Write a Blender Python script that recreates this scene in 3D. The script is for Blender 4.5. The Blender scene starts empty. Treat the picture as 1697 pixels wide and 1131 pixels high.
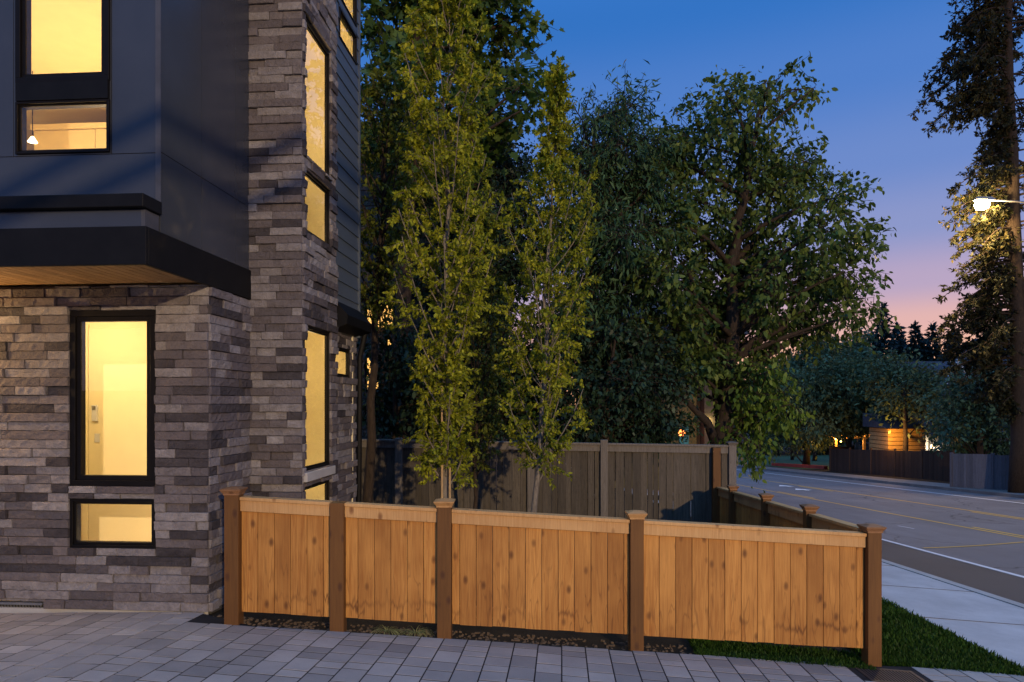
import bpy, math, random
import numpy as np
from mathutils import Vector
random.seed(7); RNG = np.random.default_rng(11)
SC = bpy.context.scene
R = math.radians
def lin(c):
    return tuple((v/255/12.92 if v/255 <= .04045 else ((v/255+.055)/1.055)**2.4) for v in c)

# ------------------------------------------------------------------ camera
W0, H0, F, CX, HY = 1697., 1131., 1131., 848.5, 668.
PSI = math.atan(82/1131.); CP, SP = math.cos(PSI), math.sin(PSI); CZ = 1.8
cam = bpy.data.cameras.new('camera'); camo = bpy.data.objects.new('camera', cam)
SC.collection.objects.link(camo); SC.camera = camo
camo.location = (0, 0, CZ); camo.rotation_euler = (R(90), 0, PSI)
cam.sensor_width = 36; cam.lens = 36*F/W0; cam.shift_y = (HY-H0/2)/W0
cam.clip_start = .05; cam.clip_end = 1500

# ------------------------------------------------------------------ world (dusk sky) and exposure
world = bpy.data.worlds.new('World'); SC.world = world; world.use_nodes = True
nt = world.node_tree; nt.nodes.clear()
tc = nt.nodes.new('ShaderNodeTexCoord'); sep = nt.nodes.new('ShaderNodeSeparateXYZ')
nt.links.new(tc.outputs['Generated'], sep.inputs[0])
ramp = nt.nodes.new('ShaderNodeValToRGB'); ramp.color_ramp.interpolation = 'EASE'
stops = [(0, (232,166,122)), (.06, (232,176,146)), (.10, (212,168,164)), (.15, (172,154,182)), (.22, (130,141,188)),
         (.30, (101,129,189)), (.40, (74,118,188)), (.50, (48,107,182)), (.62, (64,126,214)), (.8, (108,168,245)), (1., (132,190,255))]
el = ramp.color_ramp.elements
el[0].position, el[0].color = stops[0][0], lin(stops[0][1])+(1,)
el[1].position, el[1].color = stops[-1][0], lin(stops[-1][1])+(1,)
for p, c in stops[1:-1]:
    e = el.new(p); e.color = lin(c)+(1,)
# slight push of the warm band towards the sunset side (to the right)
dot = nt.nodes.new('ShaderNodeVectorMath'); dot.operation = 'DOT_PRODUCT'
dot.inputs[1].default_value = (.62, .78, 0)
nt.links.new(tc.outputs['Generated'], dot.inputs[0])
m1 = nt.nodes.new('ShaderNodeMath'); m1.operation = 'MULTIPLY_ADD'; m1.inputs[1].default_value = -.06; m1.inputs[2].default_value = .055
nt.links.new(dot.outputs['Value'], m1.inputs[0])
m2 = nt.nodes.new('ShaderNodeMath'); m2.operation = 'ADD'
nt.links.new(sep.outputs['Z'], m2.inputs[0]); nt.links.new(m1.outputs[0], m2.inputs[1])
nt.links.new(m2.outputs[0], ramp.inputs[0])
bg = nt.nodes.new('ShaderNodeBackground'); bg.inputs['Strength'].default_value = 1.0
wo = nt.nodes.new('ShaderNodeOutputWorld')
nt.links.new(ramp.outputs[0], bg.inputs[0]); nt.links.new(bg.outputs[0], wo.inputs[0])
SC.view_settings.view_transform = 'Standard'; SC.view_settings.look = 'None'
SC.view_settings.exposure = .24; SC.view_settings.gamma = 1
try:
    SC.cycles.max_bounces = 8; SC.cycles.transparent_max_bounces = 12; SC.cycles.sample_clamp_indirect = 4
    SC.cycles.caustics_reflective = False; SC.cycles.caustics_refractive = False
    SC.cycles.use_denoising = True
except Exception: pass
LAMP_KEY = 31000.

# ------------------------------------------------------------------ pixel -> place helpers
def ray(px):
    u = (px-CX)/F
    return u*CP-SP, u*SP+CP
def P(px, py, t):
    a, b = ray(px); return (a*t, b*t, CZ+(HY-py)/F*t)
def onY(px, py, Y):
    a, b = ray(px); return P(px, py, Y/b)
def onX(px, py, X):
    a, b = ray(px); return P(px, py, X/a)
def ZX(py, px, X): return onX(px, py, X)[2]
def ZY(py, px, Y): return onY(px, py, Y)[2]
def base(x, y):
    x = np.asarray(x, float); s_ = .5*(x-3.25+np.sqrt((x+3.25)**2+.02)); x = s_+.5*np.minimum(s_-x, 3.); y = np.minimum(np.asarray(y, float), 100)
    y = np.maximum(y, -60)
    z1 = .035-.062*x-.05*y; z2 = -.514+.01*x-.054*y
    h = .12; d = z1-z2
    return .5*(z1+z2+np.sqrt(d*d+h*h))
def ong(px, py, off=0.):
    a, b = ray(px); lo, hi = .5, 300.
    for _ in range(60):
        t = (lo+hi)/2
        if CZ+(HY-py)/F*t > base(a*t, b*t)+off: lo = t
        else: hi = t
    return (a*t, b*t, float(base(a*t, b*t))+off)
def SX(s, y): return s-.11*(y-9)          # road-parallel coordinate -> x
def WI(y):                                # inner edge of the near sidewalk
    y = np.asarray(y, float); return np.where(y > 9, 4.-.11*(y-9), np.where(y > 4, 4., 4.+.11*(4-y)))

# ------------------------------------------------------------------ object helpers
COL = SC.collection
def wl(o):
    v = Vector((0, 0, 0))
    while o is not None: v = v+o.location; o = o.parent
    return v
def tag(o, label=None, cat=None, group=None, kind=None):
    if label: o['label'] = label
    if cat: o['category'] = cat
    if group: o['group'] = group
    if kind: o['kind'] = kind
    return o
def thing(name, loc, label, cat, group=None):
    o = bpy.data.objects.new(name, None); COL.objects.link(o); o.location = loc
    o.empty_display_size = .2
    return tag(o, label, cat, group)
def link(name, me, mat, parent=None, loc=None, smooth=False):
    if mat: me.materials.append(mat)
    o = bpy.data.objects.new(name, me); COL.objects.link(o)
    if parent is not None: o.parent = parent
    elif loc is not None: o.location = loc
    if smooth:
        me.polygons.foreach_set('use_smooth', [True]*len(me.polygons))
    return o
def np_mesh(name, V, loops, starts, flat=True):
    me = bpy.data.meshes.new(name)
    me.vertices.add(len(V)); me.vertices.foreach_set('co', np.asarray(V, np.float32).ravel())
    me.loops.add(len(loops)); me.loops.foreach_set('vertex_index', np.asarray(loops, np.int32))
    me.polygons.add(len(starts)); me.polygons.foreach_set('loop_start', np.asarray(starts, np.int32))
    me.update(calc_edges=True); me.validate()
    if flat: me.shade_flat()
    return me
class MB:
    def __init__(s): s.v = []; s.f = []
    def hexa(s, p):     # 8 points: bottom 4 ccw, top 4 ccw
        n = len(s.v); s.v += [tuple(q) for q in p]
        s.f += [tuple(n+i for i in q) for q in ((3,2,1,0),(4,5,6,7),(0,1,5,4),(1,2,6,5),(2,3,7,6),(3,0,4,7))]
        return s
    def box(s, x0, x1, y0, y1, z0, z1):
        return s.hexa([(x0,y0,z0),(x1,y0,z0),(x1,y1,z0),(x0,y1,z0),(x0,y0,z1),(x1,y0,z1),(x1,y1,z1),(x0,y1,z1)])
    def quad(s, *p):
        n = len(s.v); s.v += [tuple(q) for q in p]; s.f.append(tuple(range(n, n+len(p)))); return s
    def prism(s, prof, y0, y1, axis='y'):
        n = len(s.v); k = len(prof)
        for yy in (y0, y1):
            for a, b in prof: s.v.append((a, yy, b) if axis == 'y' else (yy, a, b))
        s.f.append(tuple(n+i for i in range(k))); s.f.append(tuple(n+k+i for i in reversed(range(k))))
        for i in range(k):
            j = (i+1) % k; s.f.append((n+i, n+k+i, n+k+j, n+j))
        return s
    def tube(s, pts, rad, k=8, cap=True):
        pts = [Vector(p) for p in pts]; n0 = len(s.v)
        for i, p in enumerate(pts):
            d = (pts[min(i+1, len(pts)-1)]-pts[max(i-1, 0)]).normalized()
            a = d.cross(Vector((0, 0, 1)) if abs(d.z) < .9 else Vector((1, 0, 0))).normalized(); b = d.cross(a)
            r = rad[i] if hasattr(rad, '__len__') else rad
            for j in range(k):
                t = 2*math.pi*j/k; s.v.append(tuple(p+(a*math.cos(t)+b*math.sin(t))*r))
        for i in range(len(pts)-1):
            for j in range(k):
                q = (j+1) % k; s.f.append((n0+i*k+j, n0+i*k+q, n0+(i+1)*k+q, n0+(i+1)*k+j))
        if cap:
            s.f.append(tuple(n0+j for j in reversed(range(k)))); s.f.append(tuple(n0+(len(pts)-1)*k+j for j in range(k)))
        return s
    def lathe(s, c, prof, k=16):
        n0 = len(s.v)
        for r, z in prof:
            for j in range(k):
                t = 2*math.pi*j/k; s.v.append((c[0]+r*math.cos(t), c[1]+r*math.sin(t), c[2]+z))
        for i in range(len(prof)-1):
            for j in range(k):
                q = (j+1) % k; s.f.append((n0+i*k+j, n0+i*k+q, n0+(i+1)*k+q, n0+(i+1)*k+j))
        s.f.append(tuple(n0+j for j in reversed(range(k)))); s.f.append(tuple(n0+(len(prof)-1)*k+j for j in range(k)))
        return s
    def build(s, name, mat, parent=None, smooth=False, bevel=0, label=None, loc=None):
        o0 = wl(parent) if parent is not None else Vector(loc or (0, 0, 0))
        me = bpy.data.meshes.new(name)
        me.from_pydata([(a-o0.x, b-o0.y, c-o0.z) for a, b, c in s.v], [], s.f); me.update()
        o = link(name, me, mat, parent, loc=o0, smooth=smooth)
        if bevel:
            m = o.modifiers.new('bevel', 'BEVEL'); m.width = bevel; m.segments = 2; m.limit_method = 'ANGLE'
        if label: o['label'] = label
        return o

# ------------------------------------------------------------------ materials
class NT:
    def __init__(s, name):
        s.m = bpy.data.materials.new(name); s.m.use_nodes = True; s.t = s.m.node_tree
        s.b = s.t.nodes['Principled BSDF']; s.out = s.t.nodes['Material Output']
    def n(s, k, **kw):
        x = s.t.nodes.new('ShaderNode'+k)
        for a, b in kw.items(): setattr(x, a, b)
        return x
    def l(s, a, b): s.t.links.new(a, b)
    def coord(s, scale=(1,1,1), kind='Object', rnd=0.):
        tcn = s.n('TexCoord'); mp = s.n('Mapping'); mp.inputs['Scale'].default_value = scale
        src = tcn.outputs[kind]
        if rnd:
            g = s.n('NewGeometry'); ad = s.n('VectorMath', operation='MULTIPLY_ADD')
            cmb = s.n('CombineXYZ'); s.l(g.outputs['Random Per Island'], cmb.inputs[0]); s.l(g.outputs['Random Per Island'], cmb.inputs[2]); s.l(g.outputs['Random Per Island'], cmb.inputs[1])
            ad.inputs[1].default_value = (rnd, rnd*.7, rnd*1.3); s.l(cmb.outputs[0], ad.inputs[0]); s.l(src, ad.inputs[2]); src = ad.outputs[0]
        s.l(src, mp.inputs[0]); return mp.outputs[0]
    def noise(s, vec, scale=5, detail=5, rough=.6, dist=0.):
        x = s.n('TexNoise'); x.inputs['Scale'].default_value = scale; x.inputs['Detail'].default_value = detail
        x.inputs['Roughness'].default_value = rough; x.inputs['Distortion'].default_value = dist
        s.l(vec, x.inputs['Vector']); return x.outputs['Fac']
    def ramp(s, fac, stops, interp='LINEAR'):
        x = s.n('ValToRGB'); e = x.color_ramp.elements; x.color_ramp.interpolation = interp
        e[0].position, e[0].color = stops[0][0], tuple(stops[0][1])+(1,)
        e[1].position, e[1].color = stops[-1][0], tuple(stops[-1][1])+(1,)
        for p, c in stops[1:-1]: q = e.new(p); q.color = tuple(c)+(1,)
        s.l(fac, x.inputs[0]); return x.outputs[0]
    def mix(s, fac, a, b, mode='MIX'):
        x = s.n('MixRGB', blend_type=mode)
        for i, v in ((0, fac), (1, a), (2, b)):
            if isinstance(v, (int, float)): x.inputs[i].default_value = v if i == 0 else (v, v, v, 1)
            elif isinstance(v, tuple): x.inputs[i].default_value = v+(1,)
            else: s.l(v, x.inputs[i])
        return x.outputs[0]
    def math(s, op, a, b=0.):
        x = s.n('Math', operation=op)
        for i, v in ((0, a), (1, b)):
            if isinstance(v, (int, float)): x.inputs[i].default_value = v
            else: s.l(v, x.inputs[i])
        return x.outputs[0]
    def island(s): return s.n('NewGeometry').outputs['Random Per Island']
    def bump(s, h, dist=.01, st=1.):
        x = s.n('Bump'); x.inputs['Distance'].default_value = dist; x.inputs['Strength'].default_value = st
        s.l(h, x.inputs['Height']); s.l(x.outputs[0], s.b.inputs['Normal'])
    def fin(s, col=None, rough=.7, spec=.4, metal=0.):
        if col is not None:
            if isinstance(col, tuple): s.b.inputs['Base Color'].default_value = col+(1,)
            else: s.l(col, s.b.inputs['Base Color'])
        if isinstance(rough, (int, float)): s.b.inputs['Roughness'].default_value = rough
        else: s.l(rough, s.b.inputs['Roughness'])
        s.b.inputs['Specular IOR Level'].default_value = spec; s.b.inputs['Metallic'].default_value = metal
        return s.m
def simple(name, c, rough=.6, spec=.4, metal=0., var=.25, sc=6., bmp=.0, bscale=60.):
    t = NT(name); v = t.coord()
    n = t.noise(v, sc, 4)
    c0 = tuple(x*(1-var) for x in c); c1 = tuple(min(1, x*(1+var)) for x in c)
    col = t.ramp(n, [(.3, c0), (.7, c1)])
    if bmp: t.bump(t.noise(v, bscale, 3), bmp)
    return t.fin(col, rough, spec, metal)
def glow(name, c, st):
    t = NT(name); e = t.n('Emission'); e.inputs[0].default_value = c+(1,); e.inputs[1].default_value = st
    t.l(e.outputs[0], t.out.inputs[0]); return t.m
def glass_mat(name, refl=.06, tint=(1, 1, 1)):
    t = NT(name); tr = t.n('BsdfTransparent'); tr.inputs[0].default_value = tint+(1,)
    g = t.n('BsdfGlossy'); g.inputs['Roughness'].default_value = .01; g.inputs[0].default_value = (1, 1, 1, 1)
    fr = t.n('Fresnel'); fr.inputs[0].default_value = 1.5
    f = t.math('MULTIPLY', fr.outputs[0], 1.6)
    mx = t.n('MixShader'); t.l(f, mx.inputs[0]); t.l(tr.outputs[0], mx.inputs[1]); t.l(g.outputs[0], mx.inputs[2])
    t.l(mx.outputs[0], t.out.inputs[0]); return t.m
def stone_mat():
    t = NT('ledgestone'); v = t.coord(rnd=9.)
    isl = t.island()
    basec = t.ramp(isl, [(0, (.05,.045,.048)), (.16, (.08,.070,.070)), (.17, (.18,.155,.15)), (.42, (.25,.225,.215)), (.43, (.33,.31,.30)), (.62, (.40,.375,.355)),
                         (.63, (.15,.135,.135)), (.8, (.19,.165,.158)), (.81, (.46,.44,.42)), (1., (.34,.315,.29))], 'LINEAR')
    n1 = t.noise(v, 9, 6, .65, .4); n2 = t.noise(v, 70, 4, .7)
    streak = t.noise(t.coord((2, 2, 14), rnd=5.), 5, 5, .7, 1.2)
    c = t.mix(t.ramp(n1, [(.35, (0,0,0)), (.75, (1,1,1))]), basec, (.13,.118,.12), 'MIX')
    c = t.mix(.65, basec, c)
    c = t.mix(t.ramp(streak, [(.55, (0,0,0)), (.75, (.35,.35,.35))]), c, (.09,.08,.082))
    c = t.mix(1., c, (.80,.775,.82), 'MULTIPLY'); c = t.mix(.35, c, t.ramp(n2, [(.3, (.45,.45,.45)), (.75, (1.3,1.3,1.3))]), 'MULTIPLY')
    h = t.math('ADD', t.noise(v, 28, 6, .7, .3), t.math('MULTIPLY', n2, .35))
    t.bump(h, .022, 1.)
    return t.fin(c, .85, .25)
def cedar_mat(name, c_lo, c_hi, dark, stain=1.):
    t = NT(name); g = t.coord((34, 34, 1.5), rnd=13.)
    grain = t.noise(g, 1.6, 6, .62, .8); fine = t.noise(t.coord((160, 160, 4), rnd=7.), 1.2, 3)
    isl = t.island()
    c = t.ramp(grain, [(.3, c_lo), (.7, c_hi)])
    c = t.mix(t.math('MULTIPLY', isl, .7), c, tuple(x*.62 for x in c_lo)); c = t.mix(t.ramp(t.noise(t.coord((1, 1, .6), rnd=41.), 2.2, 2), [(.45, (0,0,0)), (.75, (.5,.5,.5))]), c, tuple(x*1.15 for x in c_hi))
    c = t.mix(t.ramp(fine, [(.45, (0,0,0)), (.8, (.35,.35,.35))]), c, dark)
    # knots
    vo = t.n('TexVoronoi'); vo.inputs['Scale'].default_value = 1.; vo.inputs['Randomness'].default_value = 1.
    t.l(t.coord((8.5, 8.5, 4.6), rnd=21.), vo.inputs['Vector'])
    k = t.ramp(vo.outputs['Distance'], [(.06, (1,1,1)), (.14, (.6,.6,.6)), (.22, (0,0,0))])
    c = t.mix(t.math('MULTIPLY', k, .8), c, dark)
    if stain:
        # tannin drip outlines near the foot of the boards
        dn = t.noise(t.coord((8, 8, 1.05), rnd=17.), 1.5, 2, .45, .4)
        band = t.math('ABSOLUTE', t.math('SUBTRACT', dn, .5))
        line = t.ramp(band, [(.0, (1,1,1)), (.006, (.7,.7,.7)), (.02, (0,0,0))])
        sx = t.n('SeparateXYZ'); tcn = t.n('TexCoord'); t.l(tcn.outputs['Generated'], sx.inputs[0])
        hm = t.ramp(sx.outputs['Z'], [(.08, (1,1,1)), (.35, (.75,.75,.75)), (.75, (.12,.12,.12)), (.9, (0,0,0))])
        c = t.mix(t.math('MULTIPLY', t.math('MULTIPLY', line, hm), .55*stain), c, dark)
        dn2 = t.noise(t.coord((11, 11, .25), rnd=29.), 1.3, 4, .6, .2)
        edge = t.math('ABSOLUTE', t.math('SUBTRACT', sx.outputs['Z'], t.math('MULTIPLY', dn2, .34)))
        band2 = t.ramp(edge, [(0, (1,1,1)), (.008, (.75,.75,.75)), (.03, (0,0,0))])
        lots = t.ramp(t.noise(t.coord((1.3, 1.3, .1), rnd=3.), 1.2, 2), [(.46, (.04,.04,.04)), (.64, (.75,.75,.75))])
        c = t.mix(t.math('MULTIPLY', band2, lots), c, dark)
    t.bump(t.math('ADD', grain, fine), .0016, .7)
    return t.fin(c, .62, .3)
def weathered_mat(name, lo, hi, var=.5):
    t = NT(name); g = t.coord((30, 30, 1.2), rnd=13.)
    grain = t.noise(g, 1.8, 7, .7, .9)
    c = t.ramp(grain, [(.28, lo), (.72, hi)])
    c = t.mix(t.math('MULTIPLY', t.island(), var), c, tuple(x*.45 for x in lo))
    sp = t.noise(t.coord((14, 14, 5), rnd=3.), 2.5, 6, .75)
    c = t.mix(t.ramp(sp, [(.52, (0,0,0)), (.72, (.6,.6,.6))]), c, tuple(x*.5 for x in lo))
    t.bump(grain, .004, .8)
    return t.fin(c, .85, .2)
def leaf_mat(name, c, var=.35, trans=.25, rough=.5, c2=None):
    t = NT(name); isl = t.island()
    c2 = c2 or tuple(x*1.5 for x in c)
    col = t.ramp(isl, [(0, tuple(x*(1-var) for x in c)), (.6, c), (1, c2)])
    big = t.noise(t.coord(), .9, 3)
    col = t.mix(.5, col, t.ramp(big, [(.35, (.55,.62,.6)), (.68, (1.25,1.2,1.))]), 'MULTIPLY')
    t.b.inputs['Roughness'].default_value = rough; t.b.inputs['Specular IOR Level'].default_value = .18
    t.l(col, t.b.inputs['Base Color'])
    tl = t.n('BsdfTranslucent'); t.l(col, tl.inputs[0])
    mx = t.n('MixShader'); mx.inputs[0].default_value = trans
    t.l(t.b.outputs[0], mx.inputs[1]); t.l(tl.outputs[0], mx.inputs[2]); t.l(mx.outputs[0], t.out.inputs[0])
    return t.m
def bark_mat(name, lo, hi):
    t = NT(name); v = t.coord((10, 10, 2.5)); n = t.noise(v, 3, 7, .7, .6)
    t.bump(n, .02, .8); return t.fin(t.ramp(n, [(.3, lo), (.7, hi)]), .9, .2)
def paver_mat():
    t = NT('concrete_paver'); isl = t.island()
    c = t.ramp(isl, [(0, (.20,.19,.185)), (.2, (.255,.24,.23)), (.7, (.31,.29,.275)), (1, (.36,.335,.315))])
    v = t.coord(); n = t.noise(v, 3, 5); n2 = t.noise(v, 140, 3, .8)
    c = t.mix(.6, c, t.ramp(n, [(.3, (.7,.7,.72)), (.7, (1.15,1.12,1.1))]), 'MULTIPLY')
    c = t.mix(.4, c, t.ramp(n2, [(.3, (.7,.7,.7)), (.7, (1.25,1.25,1.25))]), 'MULTIPLY')
    st = t.noise(v, 11, 5, .75); c = t.mix(t.ramp(st, [(.62, (0,0,0)), (.78, (.45,.45,.45))]), c, (.08,.075,.075))
    t.bump(n2, .002, .6); return t.fin(c, .75, .3)
def asphalt_mat(name, a, b, cracks=True):
    t = NT(name); v = t.coord(); n = t.noise(v, 220, 2, .8); n1 = t.noise(v, .45, 5, .6); n2 = t.noise(t.coord((1.2, .12, 1)), 1.6, 4)
    c = t.ramp(n, [(.3, a), (.7, b)])
    c = t.mix(.6, c, t.ramp(n1, [(.3, (.7,.7,.7)), (.7, (1.25,1.25,1.25))]), 'MULTIPLY')
    c = t.mix(.5, c, t.ramp(n2, [(.3, (.75,.75,.75)), (.7, (1.2,1.2,1.2))]), 'MULTIPLY')
    if cracks:
        vo = t.n('TexVoronoi', feature='DISTANCE_TO_EDGE'); vo.inputs['Scale'].default_value = .22
        wv = t.n('VectorMath', operation='MULTIPLY_ADD'); ns = t.n('TexNoise'); ns.inputs['Scale'].default_value = 1.4; t.l(v, ns.inputs['Vector'])
        wv.inputs[1].default_value = (1.1, 1.1, 0); t.l(ns.outputs['Color'], wv.inputs[0]); t.l(v, wv.inputs[2]); t.l(wv.outputs[0], vo.inputs['Vector'])
        c = t.mix(t.ramp(vo.outputs['Distance'], [(0, (.8,.8,.8)), (.009, (0,0,0))]), c, (.015,.015,.015))
    t.bump(n, .004, .7); return t.fin(c, .72, .35)
def concrete_mat(name, a, b):
    t = NT(name); v = t.coord(); n = t.noise(v, 1.3, 7, .65); n2 = t.noise(v, 180, 2, .8)
    c = t.ramp(n, [(.3, a), (.7, b)]); c = t.mix(.3, c, t.ramp(n2, [(.3, (.7,.7,.7)), (.7, (1.2,1.2,1.2))]), 'MULTIPLY'); st = t.noise(v, 4.5, 8, .78); c = t.mix(t.ramp(st, [(.56, (0,0,0)), (.72, (.4,.4,.4))]), c, tuple(x*.45 for x in a))
    t.bump(n2, .002, .6); return t.fin(c, .8, .3)
def ground_mat():
    t = NT('ground'); v = t.coord(); n = t.noise(v, 2.2, 7, .7); n2 = t.noise(v, 60, 4, .8)
    c = t.ramp(n, [(.3, (.018,.015,.011)), (.7, (.045,.035,.025))])
    c = t.mix(.5, c, t.ramp(n2, [(.3, (.5,.5,.5)), (.75, (1.7,1.6,1.5))]), 'MULTIPLY')
    t.bump(n2, .02, 1.); return t.fin(c, .95, .15)
def paint_mat(name, c, worn=.35):
    t = NT(name); v = t.coord(); n = t.noise(v, 30, 5, .8)
    return t.fin(t.mix(t.ramp(n, [(.5, (0,0,0)), (.75, (worn,worn,worn))]), c, (.07,.07,.07)), .6, .3)
def panel_mat(name, c, rough):
    t = NT(name); v = t.coord(); n = t.noise(v, 1.1, 5); 
    sp = t.noise(v, 9, 5, .7, .3)
    col = t.ramp(n, [(.3, tuple(x*.85 for x in c)), (.7, tuple(x*1.15 for x in c))])
    col = t.mix(t.ramp(sp, [(.68, (0,0,0)), (.8, (.25,.25,.25))]), col, tuple(x*2.2 for x in c))
    t.bump(t.noise(v, 3, 2), .002, .3)
    return t.fin(col, rough, .5)

M = dict(
 stone=stone_mat(),
 panel=panel_mat('dark_fibre_panel', (.040,.045,.058), .27),
 siding=panel_mat('blue_grey_siding', (.075,.095,.125), .4),
 trim=simple('black_metal_trim', (.007,.007,.008), .55, .12, var=.2),
 wframe=simple('black_window_frame', (.007,.006,.006), .5, .12, var=.2),
 flash=simple('grey_flashing', (.055,.057,.07), .5),
 soffit=cedar_mat('cedar_soffit', (.34,.20,.09), (.5,.31,.15), (.16,.08,.03), 0),
 glass=glass_mat('window_glass'),
 wallin=simple('cream_paint', (.83,.73,.47), .8, .2, var=.03),
 doorin=simple('warm_door_paint', (.84,.74,.48), .6, .2, var=.02),
 floorin=simple('oak_floor', (.45,.33,.2), .5),
 cabinet=simple('pale_cabinet', (.62,.50,.27), .6, var=.05),
 nickel=simple('brushed_nickel', (.35,.33,.3), .4, .5, .8),
 cedar=cedar_mat('new_cedar_board', (.36,.135,.026), (.62,.305,.076), (.085,.026,.007), 1.),
 cedar_rail=cedar_mat('cedar_rail', (.48,.25,.09), (.60,.36,.15), (.16,.06,.02), 0),
 post=cedar_mat('brown_treated_post', (.115,.048,.012), (.17,.075,.019), (.06,.022,.01), 0),
 capm=cedar_mat('post_cap_wood', (.24,.115,.05), (.36,.19,.09), (.09,.035,.015), 0),
 grey=weathered_mat('weathered_grey_board', (.062,.053,.042), (.175,.148,.116)),
 greyp=weathered_mat('weathered_grey_post', (.12,.105,.09), (.25,.22,.19)),
 farbrown=weathered_mat('far_brown_board', (.045,.026,.017), (.09,.052,.034)),
 fargrey=weathered_mat('far_grey_board', (.12,.115,.13), (.24,.23,.25)),
 paver=paver_mat(),
 sand=simple('joint_sand', (.022,.021,.022), .95, .1),
 asphalt=asphalt_mat('lane_asphalt', (.10,.095,.10), (.19,.18,.18)),
 shoulder=asphalt_mat('shoulder_asphalt', (.04,.036,.034), (.085,.076,.07), False),
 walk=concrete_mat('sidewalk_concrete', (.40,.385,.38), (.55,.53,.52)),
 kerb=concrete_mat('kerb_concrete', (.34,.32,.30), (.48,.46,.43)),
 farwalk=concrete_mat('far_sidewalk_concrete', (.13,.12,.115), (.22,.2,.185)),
 white=paint_mat('white_road_paint', (.72,.72,.72)),
 yellow=paint_mat('yellow_road_paint', (.62,.36,.05)),
 redk=paint_mat('red_kerb_paint', (.45,.05,.03), .3),
 ground=ground_mat(),
 lawn=simple('lawn_soil', (.02,.035,.012), .9, .2),
 blade=leaf_mat('grass_blade', (.034,.08,.012), .5, .3),
 dryblade=leaf_mat('pale_grass_blade', (.30,.30,.12), .3, .3),
 steel=simple('dark_cast_iron', (.06,.045,.038), .6, .5, .6),
 gal=simple('galvanised_steel', (.22,.22,.23), .5, .5, .6),
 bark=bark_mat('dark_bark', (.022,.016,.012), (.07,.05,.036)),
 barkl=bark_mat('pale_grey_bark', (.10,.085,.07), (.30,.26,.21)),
 stake=simple('wood_stake', (.45,.30,.14), .7),
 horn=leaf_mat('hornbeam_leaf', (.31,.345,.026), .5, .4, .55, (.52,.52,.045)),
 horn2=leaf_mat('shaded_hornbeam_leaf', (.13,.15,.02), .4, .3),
 maple=leaf_mat('maple_leaf', (.07,.125,.022), .4, .3, .5, (.12,.17,.03)),
 dark=leaf_mat('dark_evergreen_leaf', (.026,.052,.028), .4, .12, .45),
 laurel=leaf_mat('laurel_leaf', (.028,.05,.024), .45, .12, .35),
 bamboo=leaf_mat('feathery_leaf', (.055,.12,.055), .4, .2, .5, (.10,.16,.06)),
 big=leaf_mat('broad_leaf', (.095,.15,.032), .5, .3, .5, (.19,.24,.05)),
 low=leaf_mat('bright_leaf', (.12,.20,.03), .4, .3, .45, (.2,.26,.04)),
 far=leaf_mat('far_round_leaf', (.11,.15,.065), .4, .15),
 far2=leaf_mat('far_teal_leaf', (.075,.14,.08), .4, .15),
 con=leaf_mat('far_needle', (.018,.045,.050), .4, .1),
 fir=leaf_mat('fir_needle', (.028,.032,.014), .45, .15, .6, (.075,.062,.02)),
 n1=simple('brown_lap_siding', (.075,.058,.045), .8),
 n2=simple('olive_stucco', (.15,.13,.06), .9),
 n3=simple('grey_blue_siding', (.085,.095,.125), .8),
 cedarwall=simple('cedar_lap_wall', (.42,.24,.08), .75),
 roof=simple('dark_roof_shingle', (.05,.05,.06), .9, bmp=.02, bscale=20),
 trimw=simple('white_trim', (.6,.6,.62), .6, var=.05),
 teal=simple('teal_paint', (.03,.22,.28), .6),
 gwarm=glow('warm_lit_window', (1., .52, .13), 1.3),
 gbulb=glow('warm_bulb', (1., .55, .13), 14.), gporch=glow('porch_bulb', (1., .72, .36), 10.), gred=glow('red_lantern_glow', (1., .2, .04), 6.),
 glamp=glow('street_lamp_glow', (1., .74, .34), 260.),
 cable=simple('black_cable', (.006,.006,.006), .9, 0.),
)

# ------------------------------------------------------------------ vegetation helpers
T_OVATE = np.array([(0,0),(.3,-.24),(.68,-.22),(1,0),(.68,.22),(.3,.24)], float)
T_DIAM = np.array([(0,0),(.45,-.25),(1,0),(.45,.25)], float)
T_LANCE = np.array([(0,0),(.4,-.12),(1,0),(.4,.12)], float)
T_NEED = np.array([(0,-.05),(.5,-.22),(1,0),(.5,.22),(0,.05)], float)
T_MAPLE = np.array([(0,0),(.22,-.20),(.18,-.46),(.45,-.30),(.62,-.46),(.66,-.2),(1,0),(.66,.2),(.62,.46),(.45,.30),(.18,.46),(.22,.20)], float)
def unit(v): return v/np.maximum(np.linalg.norm(v, axis=1, keepdims=True), 1e-9)
def leaf_object(name, pts, dirs, size, tmpl, mat, parent, up=.5, kind=None):
    n = len(pts); k = len(tmpl); o0 = np.array(wl(parent)) if parent is not None else np.zeros(3)
    d = unit(dirs); r = unit(RNG.normal(size=(n, 3))+np.array([0, 0, up*2.2]))
    s = unit(np.cross(d, r)); nn = np.cross(s, d)
    sz = np.broadcast_to(size, (n,))[:, None, None] if np.ndim(size) else np.full((n, 1, 1), size)
    a = tmpl[None, :, 0:1]; b = tmpl[None, :, 1:2]
    V = (pts-o0)[:, None, :]+sz*(a*d[:, None, :]+b*s[:, None, :]+(np.abs(b)*.35-a*a*.18)*nn[:, None, :])
    me = np_mesh(name, V.reshape(-1, 3), np.arange(n*k), np.arange(n)*k, False)
    o = link(name, me, mat, parent)
    if kind: o['kind'] = kind
    return o
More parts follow.
